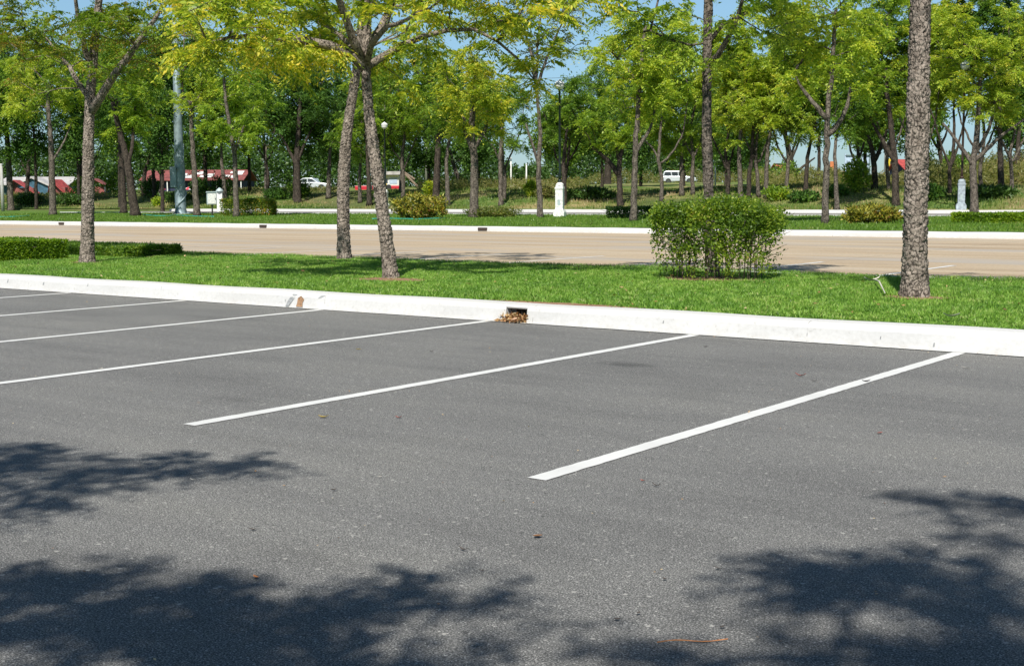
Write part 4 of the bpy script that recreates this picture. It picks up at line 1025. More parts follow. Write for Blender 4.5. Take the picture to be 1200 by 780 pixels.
b = W(0, 305, .2)
r = np.random.default_rng(80)
shrub('hedge', 'low clipped bright green hedge at left edge, left of the first slim near tree', 'hedge', (-22.15, 2.85, .19), .37, (3.95, .98), M['leaf_hedge'], r, nstem=30, nleaf=80000, ll=.04, lw=.026, box=True, zlo=.05)
shrub('hedge', 'low straggly untrimmed hedge seen right of the first slim near tree', 'hedge', (-21.6, 5.45, .19), .19, (3.9, .68), M['leaf_mid'], np.random.default_rng(81), nstem=20, nleaf=32000, ll=.07, lw=.02, box=True, zlo=.05)
px_shrub('croton_bush', 'rounded yellow-speckled croton bush beside the leaning yellow tree', 'bush', 491, 257, 229, 33, M['leaf_croton'], 82, nleaf=6500, ll=.20, lw=.075, sphere_pow=.25, zlo=.0)
px_shrub('flowering_hedge', 'dark-footed hedge topped with orange flowers, beside the cabinet on its post', 'hedge', 289, 253, 235, 30, M['leaf_flower'], 83, box=True, rzang=.5, ryf=.4, nleaf=6000, ll=.16, lw=.07, zlo=.02)
px_shrub('bush', 'low olive bush at the foot of the pale straight trunk', 'bush', 577, 255, 244, 32, M['leaf_olive'], 84, nleaf=3500, ll=.14, lw=.05, sphere_pow=.3, zlo=.0)
px_shrub('hedge', 'dark clipped hedge left of the big bush on the far lawn', 'hedge', 741, 256, 244, 29, M['leaf_hedge_dark'], 85, box=True, rzang=.5, ryf=.35, nleaf=5000, ll=.13, lw=.06, zlo=.0)
px_shrub('croton_bush', 'wide yellow-speckled croton bush left of the thick near trunk', 'bush', 1027, 262, 242, 32, M['leaf_croton'], 86, nleaf=6500, ll=.17, lw=.06, sphere_pow=.25, zlo=.0)
px_shrub('hedge', 'long low clipped hedge at right edge of the far lawn', 'hedge', 1172, 261.5, 251, 52, M['leaf_hedge'], 87, box=True, rzang=.18, ryf=.14, nleaf=9000, ll=.10, lw=.05, zlo=.0)
bank_sh = [('leafy pale green shrub on the bank beside the first slim tree', 96, 236, 208, 17, 'leaf_green'), ('tall leafy shrub left of the dark upright trunk', 133, 232, 196, 14, 'leaf_mid'),
 ('small yellow-green plant on the bank left of the mast', 184, 243, 232, 6, 'leaf_lime'), ('bright green shrub on the bank beside the short dark trunk', 1006, 231, 192, 17, 'leaf_green'),
 ('straggly green shrub on the bank above the big bush', 912, 236, 219, 16, 'leaf_green'), ('dark hedge-like shrub on the crest right of the lamp pedestal', 694, 236, 221, 30, 'leaf_hedge_dark'),
 ('small pink-brown bush left of the white lamp pedestal', 638, 236, 222, 9, 'leaf_scrub'), ('spiky yellow-green plant left of the nearly bare tree', 622, 234, 216, 7, 'leaf_lime'),
 ('small yellow plant above the croton bush', 502, 231, 214, 5, 'leaf_yellow'), ('dark brown-green shrub on the left bank, first from the left', 28, 243, 229, 24, 'leaf_hedge_dark'),
 ('dark brown-green shrub on the left bank, second from the left', 82, 243, 230, 22, 'leaf_hedge_dark'), ('dark low shrub on the bank before the long rusty roof', 205, 238, 228, 22, 'leaf_hedge_dark'),
 ('ragged dark shrub hiding the left end of the long rusty roof', 176, 232, 208, 13, 'leaf_dark'), ('ragged dark shrub hiding part of the navy wall right of the mast', 258, 232, 207, 14, 'leaf_dark'), ('ragged shrub before the middle of the long rusty roof', 232, 233, 210, 12, 'leaf_dark'), ('loose shrub in front of the white car', 350, 232, 212, 14, 'leaf_mid'), ('green shrub under the low-forked dark tree', 322, 236, 222, 16, 'leaf_dark'), ('dark shrub on the bank under the crests of the right trees', 1165, 238, 224, 30, 'leaf_hedge_dark'),
 ('shaded green shrub right of the lamp pedestal on the bank', 1090, 240, 222, 20, 'leaf_dark'), ('low green shrub between the tall pale tree and the straggly shrub', 945, 238, 226, 18, 'leaf_dark'),
 ('small green shrub behind the tall pale tree on the bank', 980, 234, 222, 14, 'leaf_dark')]
for i, (l, u, vb, vt, ru, lf) in enumerate(bank_sh):
    px_shrub('shrub', l, 'shrub', u, vb, vt, ru, M[lf], 400+i, nleaf=1400 if ru < 20 else 2600, ll=.26, lw=.10, sphere_pow=.35, zlo=.0, nstem=6)

# ------------------------------------------------------------------ grass
r = np.random.default_rng(90)
n = 520000
x = -34+r.uniform(0, 1, n)**.8*38; y = r.uniform(.29, 6.9, n)
den = np.ones(n)
def bare(cx, cy, rx, ry): 
    global den
    d = np.hypot((x-cx)/rx, (y-cy)/ry)+.25*(nz2(x, y, 4, 2)-.5)
    den = den*np.clip((d-.55)/.5, 0.03, 1)
Cb = W(458, 326, .2); bare(Cb[0]+.05, Cb[1]-.15, .75, .40)
bare(-1.57, 3.2, .42, .3); bare(-16.6, 3.1, .4, .35); bare(-5.0, 5.0, 1.0, .6)
kb_ = W(668, 354, .2); bare(kb_[0], .33, 1.0, .16)
kb2 = W(1030, 376, .2); bare(kb2[0], .33, .5, .10)
den *= np.where(nz2(x, y, 2.2, 5) < .24, .45, 1)
k = r.random(n) < den
x, y = x[k], y[k]
hh = (.018+.024*np.clip(nz2(x, y, 1.3, 8), 0, 1))*r.uniform(.6, 1.5, len(x)); hh = np.where(y < .36, hh*.7, hh); hh = np.where(y > 6.6, hh*1.5, hh)
blades('lawn_grass', x, y, np.full(len(x), .183), hh, .011*r.uniform(.7, 1.4, len(x)), M['grass'], r, 'bright green mown grass of the near lawn strip', lean=1.1)
def soil(label_name, u, v, rx, ry, seed, z=.189, cx=None, cy=None):
    rr = np.random.default_rng(seed); p = W(u, v, .19) if cx is None else (cx, cy)
    V = [(0, 0, .008)]+[(math.cos(a)*rx*(1+.18*rr.normal()), math.sin(a)*ry*(1+.18*rr.normal()), 0) for a in np.arange(24)*2*PI/24]
    me = bpy.data.meshes.new('soil_patch'); me.from_pydata([(p[0]+a, max(.28, p[1]+b), z+c) for a, b, c in V], [], [(0, i, i % 24+1) for i in range(1, 25)]); me.update()
    return setp(link_mesh('soil_patch', me, M['soil']), kind='structure')
soil('', 458, 327, .62, .33, 1); soil('', 1072, 348, .38, .26, 2); soil('', 102, 307, .35, .3, 3); soil('', 0, 0, .8, .5, 4, cx=-5.0, cy=5.0); soil('', 668, 354, 1.0, .13, 5, cx=kb_[0], cy=.37)
# far lawn and bank grass
n = 150000; u = r.uniform(-40, 1240, n); t = r.uniform(35, 96, n)**1.0
p = np.array([CAM+np.array([Fv[0], Fv[1], 0])*b+Rv*((a-600)/FPX*b) for a, b in zip(u, t)])
ok = (p[:, 1] > 29.4) & (p[:, 1] < 47.7); q = p[ok]
blades('far_lawn_grass', q[:, 0], q[:, 1], np.array([gz(b) for b in q[:, 1]]), .07*r.uniform(.5, 1.5, len(q)), .04*np.ones(len(q)), M['grass_far'], r, 'green and straw grass of the far lawn strip')
n = 210000; u = r.uniform(-60, 1260, n); t = r.uniform(62, 135, n)
p = np.array([CAM+np.array([Fv[0], Fv[1], 0])*b+Rv*((a-600)/FPX*b) for a, b in zip(u, t)])
ok = (p[:, 1] > 58.5) & (p[:, 1] < 74); q = p[ok]
blades('bank_grass', q[:, 0], q[:, 1], np.array([bank_z(a, b) for a, b in q[:, :2]]), .16*r.uniform(.4, 1.7, len(q))*(.5+nz2(q[:, 0], q[:, 1], .5, 3)), .06*np.ones(len(q)), M['grass_dry'], r, 'rough mixed dry and green grass covering the bank')

# ------------------------------------------------------------------ lamps, mast, cabinet
FACE = -YAW
def post_lamp(label, u, vb, vped, vtop, dark='darkgreen', globe=True, pole_top=None, wped=9.0, ped='whiteb'):
    b = W(u, vb); t = depth(b); m = t/FPX
    hp = (vb-vped)*m; ht = (vb-vtop)*m; w = wped*m/2
    root = thing('lamp_post', label, 'street lamp', b, FACE*.6)
    mb = MB()
    fw = w*1.45
    mb.prism([(-fw, 0), (fw, 0), (fw, hp*.13), (fw*.92, hp*.17), (w*1.05, hp*.22), (-w*1.05, hp*.22), (-fw*.92, hp*.17), (-fw, hp*.13)], -fw, fw)
    mb.box(-w, w, -w, w, hp*.215, hp*.80); mb.box(-w*.62, w*.62, -w*1.04, w*1.04, hp*.28, hp*.74)
    mb.box(-w*1.12, w*1.12, -w*1.12, w*1.12, hp*.80, hp*.86)
    mb.box(-w*.95, w*.95, -w*.95, w*.95, hp*.86, hp*.90)
    mb.lathe([(w*1.05, hp*.90), (w*1.0, hp*.95), (w*.6, hp*.99), (w*.3, hp)], 16)
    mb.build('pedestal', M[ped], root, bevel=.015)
    mb = MB(); mb.box(-w*.35, w*.35, -w*1.07, -w*1.03, hp*.34, hp*.5); mb.build('access_panel', M['cabgrey'], root)
    pt = ht*.93 if globe else ht
    mb = MB(); mb.lathe([(.075, hp*.98), (.06, hp+.5), (.055, pt), (.10, pt+.02), (.10, pt+.06)], 12)
    mb.lathe([(.09, hp+.02), (.11, hp+.08), (.09, hp+.14)], 12); mb.build('pole', M[dark], root, smooth=True)
    if globe:
        R_ = .235; c = ht-.22
        mb = MB(); mb.lathe([(R_*math.sin(a), c-R_*math.cos(a)) for a in np.linspace(.3, 1.75, 10)], 20); g = mb.build('globe', M['globe'], root, smooth=True)
        mb = MB(); mb.lathe([(R_*1.03, c+.045), (R_*1.05, c+.065), (R_*.95, c+.12), (R_*.6, c+.2), (.05, c+.24), (.02, c+.29)], 20); mb.build('lamp_cap', M['whiteb'], root, smooth=True)
        mb = MB(); mb.lathe([(R_*1.06, c+.02), (R_*1.06, c+.05)], 20); mb.build('band', M['darkgreen'], root, smooth=True)
    return root
post_lamp('tall globe lamp on dark pole above a white pedestal mid far lawn', 656, 254, 214, 97)
b_ = post_lamp('lamp with shade-greyed pedestal and brown pole rising into the crowns at right, on the bank', 1126, 246, 210, 75, dark='brownmetal', wped=8, ped='shadedpost')
post_lamp('lamp half hidden behind the leaning yellow tree, white globe showing beside its trunk', 452, 243, 222, 145, wped=5)

# pale mast wrapped in a dead climber
b = W(212, 251); t = depth(b); m = t/FPX
root = thing('light_mast', 'tall pale blue-grey tapered mast wrapped in a climber, between two tree trunks at left', 'mast', b, FACE)
H_ = 12.5
mb = MB(); r0 = 6.4*m; mb.lathe([(r0*1.15, 0), (r0*1.12, .06), (r0*1.0, .10), (r0*.97, 1.5), (r0*.85, 3.5), (r0*.72, 7), (r0*.5, H_)], 16); mb.build('pole', M['galv'], root, smooth=True)
mb = MB(); mb.lathe([(r0*1.7, -.05), (r0*1.7, .04), (r0*1.3, .06)], 16); mb.build('base_plate', M['cabgrey'], root)
mb = MB(); mb.box(-r0*1.55, -r0*.35, -r0*1.1, -r0*.35, 1.75, 3.1); mb.build('hatch', M['galv'], root, bevel=.03)
mb = MB()
for ph, rr_ in ((0, .035), (2.1, .03), (4.0, .045)):
    zz = np.linspace(0.02, 4.6, 50); rad_ = np.interp(zz, [0, 1.5, 3.5, 7], [r0*1.02, r0*.98, r0*.87, r0*.73])+rr_*.3
    an = ph+zz*1.5+.5*np.sin(zz*2.3+ph)
    mb.tube(np.stack([rad_*np.cos(an), rad_*np.sin(an), zz], 1), rr_, 6)
    q = [(rad_[0]*math.cos(ph), rad_[0]*math.sin(ph), .12), (1.6*r0*math.cos(ph), 1.6*r0*math.sin(ph), .05), (2.6*r0*math.cos(ph+.3), 2.6*r0*math.sin(ph+.3), -.02)]
    mb.tube(q, [rr_*1.3, rr_, rr_*.5], 6)
mb.build('climber_stem', M['galv'], root, smooth=True)

# electrical cabinet
b = W(249, 253); t = depth(b); m = t/FPX
root = thing('electrical_cabinet', 'pale grey metal cabinet on a thin black post beside the flowered hedge', 'cabinet', b, FACE+.35)
mb = MB(); mb.box(-6*m, 5*m, -.14, .14, 13*m, 27*m); mb.build('cabinet_body', M['cabgrey'], root, bevel=.02)
mb = MB(); mb.box(-5.2*m, 4.2*m, -.165, -.142, 14*m, 26*m); d_ = mb.build('door', M['whiteb'], root, bevel=.01)
mb = MB(); mb.box(3.0*m, 3.6*m, -.185, -.166, 19*m, 21*m); mb.build('handle', M['black'], d_)
mb = MB(); mb.prism([(-6.6*m, 27.05*m), (5.6*m, 27.05*m), (5*m, 28.5*m), (-6*m, 28.5*m)], -.18, .18); mb.build('top_cover', M['cabgrey'], root)
mb = MB(); mb.tube([(0, 0, -.05), (0, 0, 13*m)], .045, 10); mb.build('post', M['black'], root)
b = W(258, 248); t = depth(b); m = t/FPX
root = thing('bollard', 'white capped concrete bollard standing just behind the cabinet', 'bollard', b, FACE)
mb = MB(); mb.box(-3.2*m, 3.2*m, -.14, .14, -.05, 23*m); mb.build('shaft', M['whiteb'], root, bevel=.02)
mb = MB(); mb.lathe([(4.4*m, 23*m), (4.4*m, 24.5*m), (2.6*m, 26.5*m), (.6*m, 28*m)], 12); mb.build('cap', M['cabgrey'], root, smooth=True)

# hoses
def hose(label, pts, z=.03):
    P = []
    for u, v in pts:
        p = W(u, v); P.append((p[0], p[1], gz(p[1])+z))
    P = trunk_path(P, .4)
    P[:, 0] += .05*np.sin(np.arange(len(P))*.9)
    mb = MB(); mb.tube(P, .035, 7); o = mb.build('garden_hose', M['hose'], None, smooth=True); setp(o, label, 'hose')
hose('teal hose lying on the far lawn in front of the croton bush', [(436, 257.2), (450, 256.6), (470, 257.2), (490, 257.6), (505, 256.8), (522, 256.5)])
hose('teal hose on the far lawn running to the foot of the pale mast', [(168, 252), (180, 253.4), (195, 253.6), (206, 252.8), (222, 253.8), (250, 254.5)])
hose('teal hose at the left edge of the far lawn', [(-15, 254.5), (4, 254.8), (24, 254.2), (34, 253)])

# ------------------------------------------------------------------ cars
def car(label, u, vb, t, L_=4.5, H_=1.65, kind='estate', mat='carwhite', ang=0.0, name='parked_car', group=None):
    p = at(u, 231, t); b = np.array([p[0], p[1], gz(p[1])+.02])
    root = thing(name, label, 'car', b, FACE+ang, group)
    h = H_; a = L_/2; w = .86
    if kind == 'estate':
        low = [(-a, .32), (a, .32), (a, .62), (a*.98, .80), (a*.62, .95), (a*.5, .97), (-a*.97, .97), (-a, .7)]
        cab = [(-a*.95, .965), (-a*.86, h-.1), (-a*.76, h-.02), (a*.02, h), (a*.12, h-.05), (a*.50, .965)]
        wins = [[(-a*.86, 1.03), (-a*.79, h-.16), (-a*.47, h-.14), (-a*.42, 1.03)], [(-a*.37, 1.03), (-a*.41, h-.14), (-a*.06, h-.14), (-a*.03, 1.03)], [(a*.02, 1.03), (-a*.01, h-.14), (a*.10, h-.16), (a*.37, 1.03)]]
    else:
        low = [(-a, .32), (a, .32), (a, .58), (a*.95, .78), (a*.5, .9), (a*.4, .92), (-a*.7, .92), (-a, .86)]
        cab = [(-a*.74, .915), (-a*.45, h-.04), (-a*.3, h), (a*.02, h), (a*.12, h-.05), (a*.42, .915)]
        wins = [[(-a*.62, .97), (-a*.42, h-.12), (-a*.2, h-.1), (-a*.18, .97)], [(-a*.13, .97), (-a*.15, h-.1), (a*.06, h-.12), (a*.3, .97)]]
    mb = MB(); mb.prism(low, -w, w); mb.prism(cab, -w*.86, w*.86)
    for xw in (-a*.60, a*.62):
        for s in (-1, 1):
            pass
    mb.build('body', M[mat], root, bevel=.05)
    for s in (-1, 1):
        for wn in wins:
            mb = MB(); mb.prism(wn, s*w*.862 if s < 0 else w*.85, s*w*.85 if s < 0 else w*.868); mb.build('window', M['glass'], root)
        for xw in (-a*.60, a*.62):
            arch = [(xw+.37*math.cos(q), .33+.37*math.sin(q)) for q in np.linspace(0, 2*PI, 19)[:-1]]
            mb = MB(); mb.prism(arch, s*(w+.005), s*(w-.1)); mb.build('wheel_arch', M['black'], root)
            wh = MB(); c = .31
            prof = [(xw+c*math.cos(q), c+c*math.sin(q)) for q in np.linspace(0, 2*PI, 23)[:-1]]
            wh.prism(prof, s*(w+.02), s*(w-.18)); wo = wh.build('wheel', M['black'], root)
            rm = MB(); prof = [(xw+.19*math.cos(q), c+.19*math.sin(q)) for q in np.linspace(0, 2*PI, 19)[:-1]]
            rm.prism(prof, s*(w+.035), s*(w+.01)); rm.build('rim', M['chrome'], wo)
        mb = MB(); mb.box(a-.16, a+.01, min(s*.52, s*.82), max(s*.52, s*.82), .62, .76); mb.build('headlight', M['globe'], root)
        mb = MB(); mb.box(-a-.01, -a+.1, min(s*.62, s*.84), max(s*.62, s*.84), .66, .90); mb.build('tail_light', M['signal'], root)
    mb = MB(); mb.box(a-.06, a+.06, -w*.95, w*.95, .34, .54); mb.box(-a-.06, -a+.06, -w*.95, w*.95, .34, .54); mb.build('bumper', M['black'], root, bevel=.03)
    if kind == 'estate':
        mb = MB()
        for s in (-1, 1): mb.tube([(-a*.7, s*.6, h+.02), (-a*.68, s*.6, h+.06), (-a*.05, s*.6, h+.06), (-a*.02, s*.6, h+.02)], .02, 5)
        mb.build('roof_rail', M['black'], root)
    return root
car('silver-white estate car parked on the crest road beyond the bank', 795, 216, 180, L_=4.7, H_=1.72, ang=-.12)
car('dark blue saloon car in the scrub near the orange roof', 906, 214, 150, L_=4.2, H_=1.4, kind='saloon', mat='carblue', ang=.2)
car('white car half hidden by bushes beyond the bank, left of the leaning trunks', 366, 220.5, 150, L_=4.2, H_=1.45, kind='saloon', ang=-.1)

# ------------------------------------------------------------------ stalls and buildings beyond the bank
def place(u, t, z=None):
    p = at(u, 231, t); return np.array([p[0], p[1], gz(p[1]) if z is None else z])
def hall(name, label, cat, u0, u1, t, vroof, veave, vbase, dpt, roof, wall, gables=(), ang=0.0, posts=6):
    b = place((u0+u1)/2, t); m = t/FPX; root = thing(name, label, cat, b, FACE+ang)
    zr = CH+(231-vroof)*m-b[2]; ze = CH+(231-veave)*m-b[2]; hw = (u1-u0)/2*m
    mb = MB(); mb.prism([(-dpt/2-.5, ze), (0, zr), (dpt/2+.5, ze), (dpt/2+.5, ze-.1), (0, zr-.1), (-dpt/2-.5, ze-.1)], -hw-.3, hw+.3, axis='x'); mb.build('roof', roof, root)
    mb = MB(); mb.box(-hw, hw, -dpt/2+.3, dpt/2-.3, -.2, ze-.12); mb.build('wall', wall, root)
    for i in range(posts):
        x = -hw+.1+(2*hw-.2)*i/(posts-1); mb = MB(); mb.box(x-.06, x+.06, -dpt/2-.35, -dpt/2-.23, -.2, ze-.12); mb.build('post', M['whiteb'], root)
    return root, b, m, zr, ze, hw
root, b, m, zr, ze, hw = hall('market_hall', 'long low hall with pale sheet roof behind the red stall roofs at far left', 'building', 12, 92, 160, 204, 213, 226, 7, M['rooflight'], M['bluewall'])
# blue gable end set in the front of the hall
gb = MB(); gb.prism([(-1.9, -.1), (1.9, -.1), (1.9, ze-.2), (0, zr-.35), (-1.9, ze-.2)], -5.0, -3.3)
g = gb.build('gable_front', M['bluewall'], root); g.location.x = .4
gb = MB(); gb.prism([(-2.3, ze-.35), (0, zr-.25), (2.3, ze-.35), (2.3, ze-.15), (0, zr-.02), (-2.3, ze-.15)], -5.3, -2.4); g2 = gb.build('gable_roof', M['rooflight'], root); g2.location.x = .4
def stall(label, u, t, wpx, vtop, veave, roofm, ang=0.0, lean=.6, name='market_stall'):
    b = place(u, t); m = t/FPX; root = thing(name, label, 'stall', b, FACE+ang)
    zt = CH+(231-vtop)*m-b[2]; ze = CH+(231-veave)*m-b[2]; w = wpx*m/2
    mb = MB(); mb.prism([(-w, ze), (-w*lean, zt), (w, ze-.1), (w, ze-.18), (-w*lean, zt-.08), (-w, ze-.08)], -1.6, 1.6); mb.build('roof', roofm, root)
    mb = MB(); mb.box(-w*.85, w*.85, -1.0, -.3, -.1, .85); mb.build('counter', M['roofrust'], root, bevel=.02)
    for x in (-w*.9, w*.9):
        for y in (-1.4, 1.4):
            q = MB(); q.tube([(x, y, -.1), (x, y, ze-.1)], .05, 6); q.build('leg', M['galv'], root)
    mb = MB(); mb.box(-w*.88, w*.88, 1.3, 1.36, 0, max(.3, ze-.3)); mb.build('back_panel', M['bluewall'], root)
stall('left red-roofed stall in front of the pale hall, at far left', 29, 150, 30, 207.5, 222, M['roofred'], .12, lean=.55)
stall('right red-roofed stall in front of the pale hall, beside the slim tree', 73, 150, 20, 207, 222, M['roofred'], -.1, lean=.7)
stall('small pink-roofed stall between the slim near tree and the dark trunk', 118, 152, 18, 206, 213, M['roofrust'], .1)
root, b, m, zr, ze, hw = hall('market_building', 'long building with rusty red and white patched roof over a navy wall', 'building', 178, 292, 165, 197, 209, 222, 8, M['roofrust'], M['navy'], posts=9)
rr = random.Random(4)
for i in range(16):
    x = rr.uniform(-hw+3.5, hw-.6); y0 = rr.uniform(.1, .75); w_ = rr.uniform(.4, 1.1)
    def zz(q): return ze+(zr-ze)*q+.03
    yy = lambda q: -(4.5)*(1-q)
    me = bpy.data.meshes.new('roof_panel'); q0, q1 = y0, min(1, y0+rr.uniform(.15, .3))
    me.from_pydata([(x, yy(q0), zz(q0)), (x+w_, yy(q0), zz(q0)), (x+w_, yy(q1), zz(q1)), (x, yy(q1), zz(q1))], [], [(0, 1, 2, 3)]); me.update()
    link_mesh('roof_panel', me, M['whiteb'], root)
def parasol(label, u, v, t, rpx):
    b = place(u, t); m = t/FPX; root = thing('parasol', label, 'parasol', b, 0)
    zt = CH+(231-v)*m-b[2]; R_ = rpx*m
    mb = MB(); mb.tube([(0, 0, -.1), (0, 0, zt)], .03, 6); mb.build('pole', M['galv'], root)
    mb = MB(); n = 8
    V = [(0, 0, zt)]+[(R_*math.cos(2*PI*k/n), R_*math.sin(2*PI*k/n), zt-R_*.55) for k in range(n)]+[(R_*.55*math.cos(2*PI*k/n), R_*.55*math.sin(2*PI*k/n), zt-R_*.18) for k in range(n)]
    F_ = []; 
    for k in range(n): F_.append((0, 9+k, 9+(k+1) % n)); mb_i = k % 2
    mb.v.append(np.array(V)); mb.n = len(V)
    for k in range(n):
        mb.f.append((0, 9+k, 9+(k+1) % n)); mb.mi.append(k % 2)
        mb.f.append((9+k, 1+k, 1+(k+1) % n, 9+(k+1) % n)); mb.mi.append(k % 2)
    mb.build('canopy', [M['umb_red'], M['whiteb']], root)
parasol('red and white parasol left of the pale mast, before the navy wall', 188, 216, 145, 6.5)
parasol('red and white parasol right of the pale mast, before the navy wall', 222, 216.5, 145, 6)

# food trailer
t = 140; b = place(446, t); m = t/FPX; root = thing('food_trailer', 'white and red food trailer with a pale flat roof beside the leaning yellow tree', 'trailer', b, FACE+.05)
def zv(v): return CH+(231-v)*m-b[2]
mb = MB(); mb.box(-29*m, 24*m, -.9, .9, zv(223), zv(216.5)); mb.build('skirt', M['carred'], root, bevel=.05)
mb = MB(); mb.box(-3*m, 22*m, -.85, .85, zv(216.4), zv(204)); mb.build('body', M['whiteb'], root, bevel=.04)
mb = MB(); mb.prism([(-8*m, zv(203.9)), (25*m, zv(203.9)), (25*m, zv(201)), (23*m, zv(200)), (-8*m, zv(200.5))], -1.3, 1.3); mb.build('roof', M['rooflight'], root)
mb = MB(); mb.box(1*m, 9*m, -.88, -.852, zv(213.5), zv(208.5)); mb.build('window', M['glass'], root)
mb = MB(); mb.box(1*m, 8*m, -.90, -.882, zv(215.6), zv(214)); mb.build('menu_board', M['yellow'], root)
mb = MB(); mb.box(11*m, 20*m, -.88, -.852, zv(214.5), zv(207.5)); mb.build('hatch', M['steelblue'], root)
for x in (-12*m, 10*m):
    w_ = MB(); w_.prism([(x+.3*math.cos(q), .3+.3*math.sin(q)) for q in np.linspace(0, 2*PI, 17)[:-1]], -.95, -.7); w_.build('wheel', M['black'], root)

# right background: boards, roofs, frames
def board(name, label, cat, u0, u1, v0, v1, t, mat, frame=None, legs=True, grid=(0, 0)):
    b = place((u0+u1)/2, t); m = t/FPX; root = thing(name, label, cat, b, FACE+.05); hw = (u1-u0)/2*m
    z0 = CH+(231-v1)*m-b[2]; z1 = CH+(231-v0)*m-b[2]
    mb = MB(); mb.box(-hw, hw, -.06, .06, z0, z1); mb.build('panel', M[mat], root)
    if legs:
        for x in (-hw*.85, hw*.85):
            q = MB(); q.box(x-.1, x+.1, .07, .25, -.2, z1); q.build('post', M['galv'], root)
    if grid[0]:
        for i in range(grid[0]+1):
            x = -hw+2*hw*i/grid[0]; q = MB(); q.box(x-.09, x+.09, -.16, -.065, z0-.8, z1+.2); q.build('frame_bar', M['steelblue' if i == 0 else 'galv'], root)
        for i in range(grid[1]+1):
            z = z0+(z1-z0)*i/grid[1]; q = MB(); q.box(-hw, hw, -.26, -.165, z-.07, z+.07); q.build('frame_bar', M['galv'], root)
    return root, b, m, hw, z0, z1
board('billboard', 'large pale blue framed billboard seen from behind between trunks at right', 'billboard', 989, 1018, 184, 203, 190, 'steelblue', grid=(3, 2))
root, b, m, hw, z0, z1 = board('notice_board', 'tall bright yellow board with a dark window shape, left of the thick near trunk', 'sign', 1038.5, 1046, 188, 203, 150, 'yellow')
mb = MB(); mb.box(-hw*.1, hw*.55, -.09, -.065, z0+(z1-z0)*.45, z1-.3); mb.build('opening', M['black'], root)
board('notice_board', 'orange-pink board behind the tall pale-barked tree', 'sign', 972, 979, 191, 206, 160, 'orange')
def hut(label, u, t, wpx, vtop, veave, mat, wall='wallpale', ang=.1):
    b = place(u, t); m = t/FPX; root = thing('hut', label, 'hut', b, FACE+ang); w = wpx*m/2
    zt = CH+(231-vtop)*m-b[2]; ze = CH+(231-veave)*m-b[2]
    mb = MB(); mb.prism([(-2.4, ze), (0, zt), (2.4, ze), (2.4, ze-.1), (0, zt-.12), (-2.4, ze-.1)], -w-.2, w+.2, axis='x'); mb.build('roof', M[mat], root)
    mb = MB(); mb.box(-w, w, -1.9, 1.9, -.2, ze-.11); mb.prism([(-1.9, ze-.11), (0, zt-.2), (1.9, ze-.11)], -w, w, axis='x'); mb.build('wall', M[wall], root)
    mb = MB(); mb.box(-w*.2, w*.2, -1.95, -1.905, -.1, min(1.9, ze-.3)); mb.build('door', M['navy'], root)
hut('hut with bright orange roof behind the scrub near the forked dark tree', 916, 160, 17, 193, 203, 'rooforange')
hut('hut with orange roof low behind the tall pale-barked tree', 986, 165, 16, 203, 209, 'rooforange')
hut('hut with red roof just left of the thick near trunk', 1056, 130, 12, 189, 201, 'roofred', 'navy')

def pole(label, u, t, vtop, rad=.07, mat='concrete_pole', name='marker_post', group=None, arm=False, cat='post'):
    b = place(u, t); m = t/FPX; zt = CH+(231-vtop)*m-b[2]
    root = thing(name, label, cat, b, FACE, group)
    mb = MB(); mb.lathe([(rad, -.1), (rad, zt*.5), (rad*.7, zt)], 8); mb.build('shaft', M[mat], root, smooth=True)
    mb = MB()
    if arm:
        mb.box(-.9, .9, -.05, .05, zt-.5, zt-.38); mb.build('crossarm', M['wood'], root)
    else:
        mb.lathe([(rad*.9, zt), (rad*.9, zt+.06), (rad*.2, zt+.1)], 8); mb.build('cap', M['whiteb'], root)
    return b, zt
pole('thin white post left of the pair in the gap beside the pale straight trunk', 599, 112, 186, .075, 'whiteb')
pole('thin white post right of the pair in the gap beside the pale straight trunk', 617, 112, 193, .07, 'whiteb')
pole('thin white post between the dark straight tree and the estate car', 838, 120, 197, .07, 'whiteb')
pole('concrete post at the very left edge beyond the far lawn', 3, 112, 190, .16)
pole('concrete utility post left of the thick near trunk, sky behind', 1037, 120, 150, .15, 'concrete_pole', 'utility_pole', cat='pole')
b1, z1 = pole('power pole with crossarm hidden in the crowns left of the bare tree', 500, 150, 86, .16, 'concrete_pole', 'utility_pole', arm=True, cat='pole')
b2, z2 = pole('power pole with crossarm hidden in the crowns left of the dark straight tree', 812, 150, 74, .16, 'concrete_pole', 'utility_pole', arm=True, cat='pole')
for k in range(3):
    s = np.linspace(0, 1, 24)
    f = Rv*(k-1)*.0+np.array([0, 0, -.75*k])
    A = b1+np.array([0, 0, z1-.3])+f; B = b2+np.array([0, 0, z2-.3])+f
    P = A[None, :]*(1-s[:, None])+B[None, :]*s[:, None]; P[:, 2] -= 1.0*4*s*(1-s)
    mb = MB(); mb.tube(P, .018, 4); o = mb.build('power_line', M['black'], None)
    setp(o, ['upper', 'middle', 'lower'][k]+' of three power lines crossing the sky gap above the tall lamp', 'cable')

# leaning boards beside the trailer
t = 138; b = place(484, t); m = t/FPX
mb = MB(); mb.tube([(-9*m, 0, zv(203)), (8*m, 0, zv(220))], .12, 6); mb.tube([(-10*m, .3, zv(201)), (2*m, .3, zv(209))], .10, 6); mb.tube([(-10*m, 0, -.1), (-10*m, 0, zv(201))], .1, 6)
o = mb.build('timber_frame', M['wood'], None); o.location = tuple(b); o.rotation_euler = (0, 0, FACE); setp(o, 'leaning weathered timber frame right of the food trailer', 'timber')

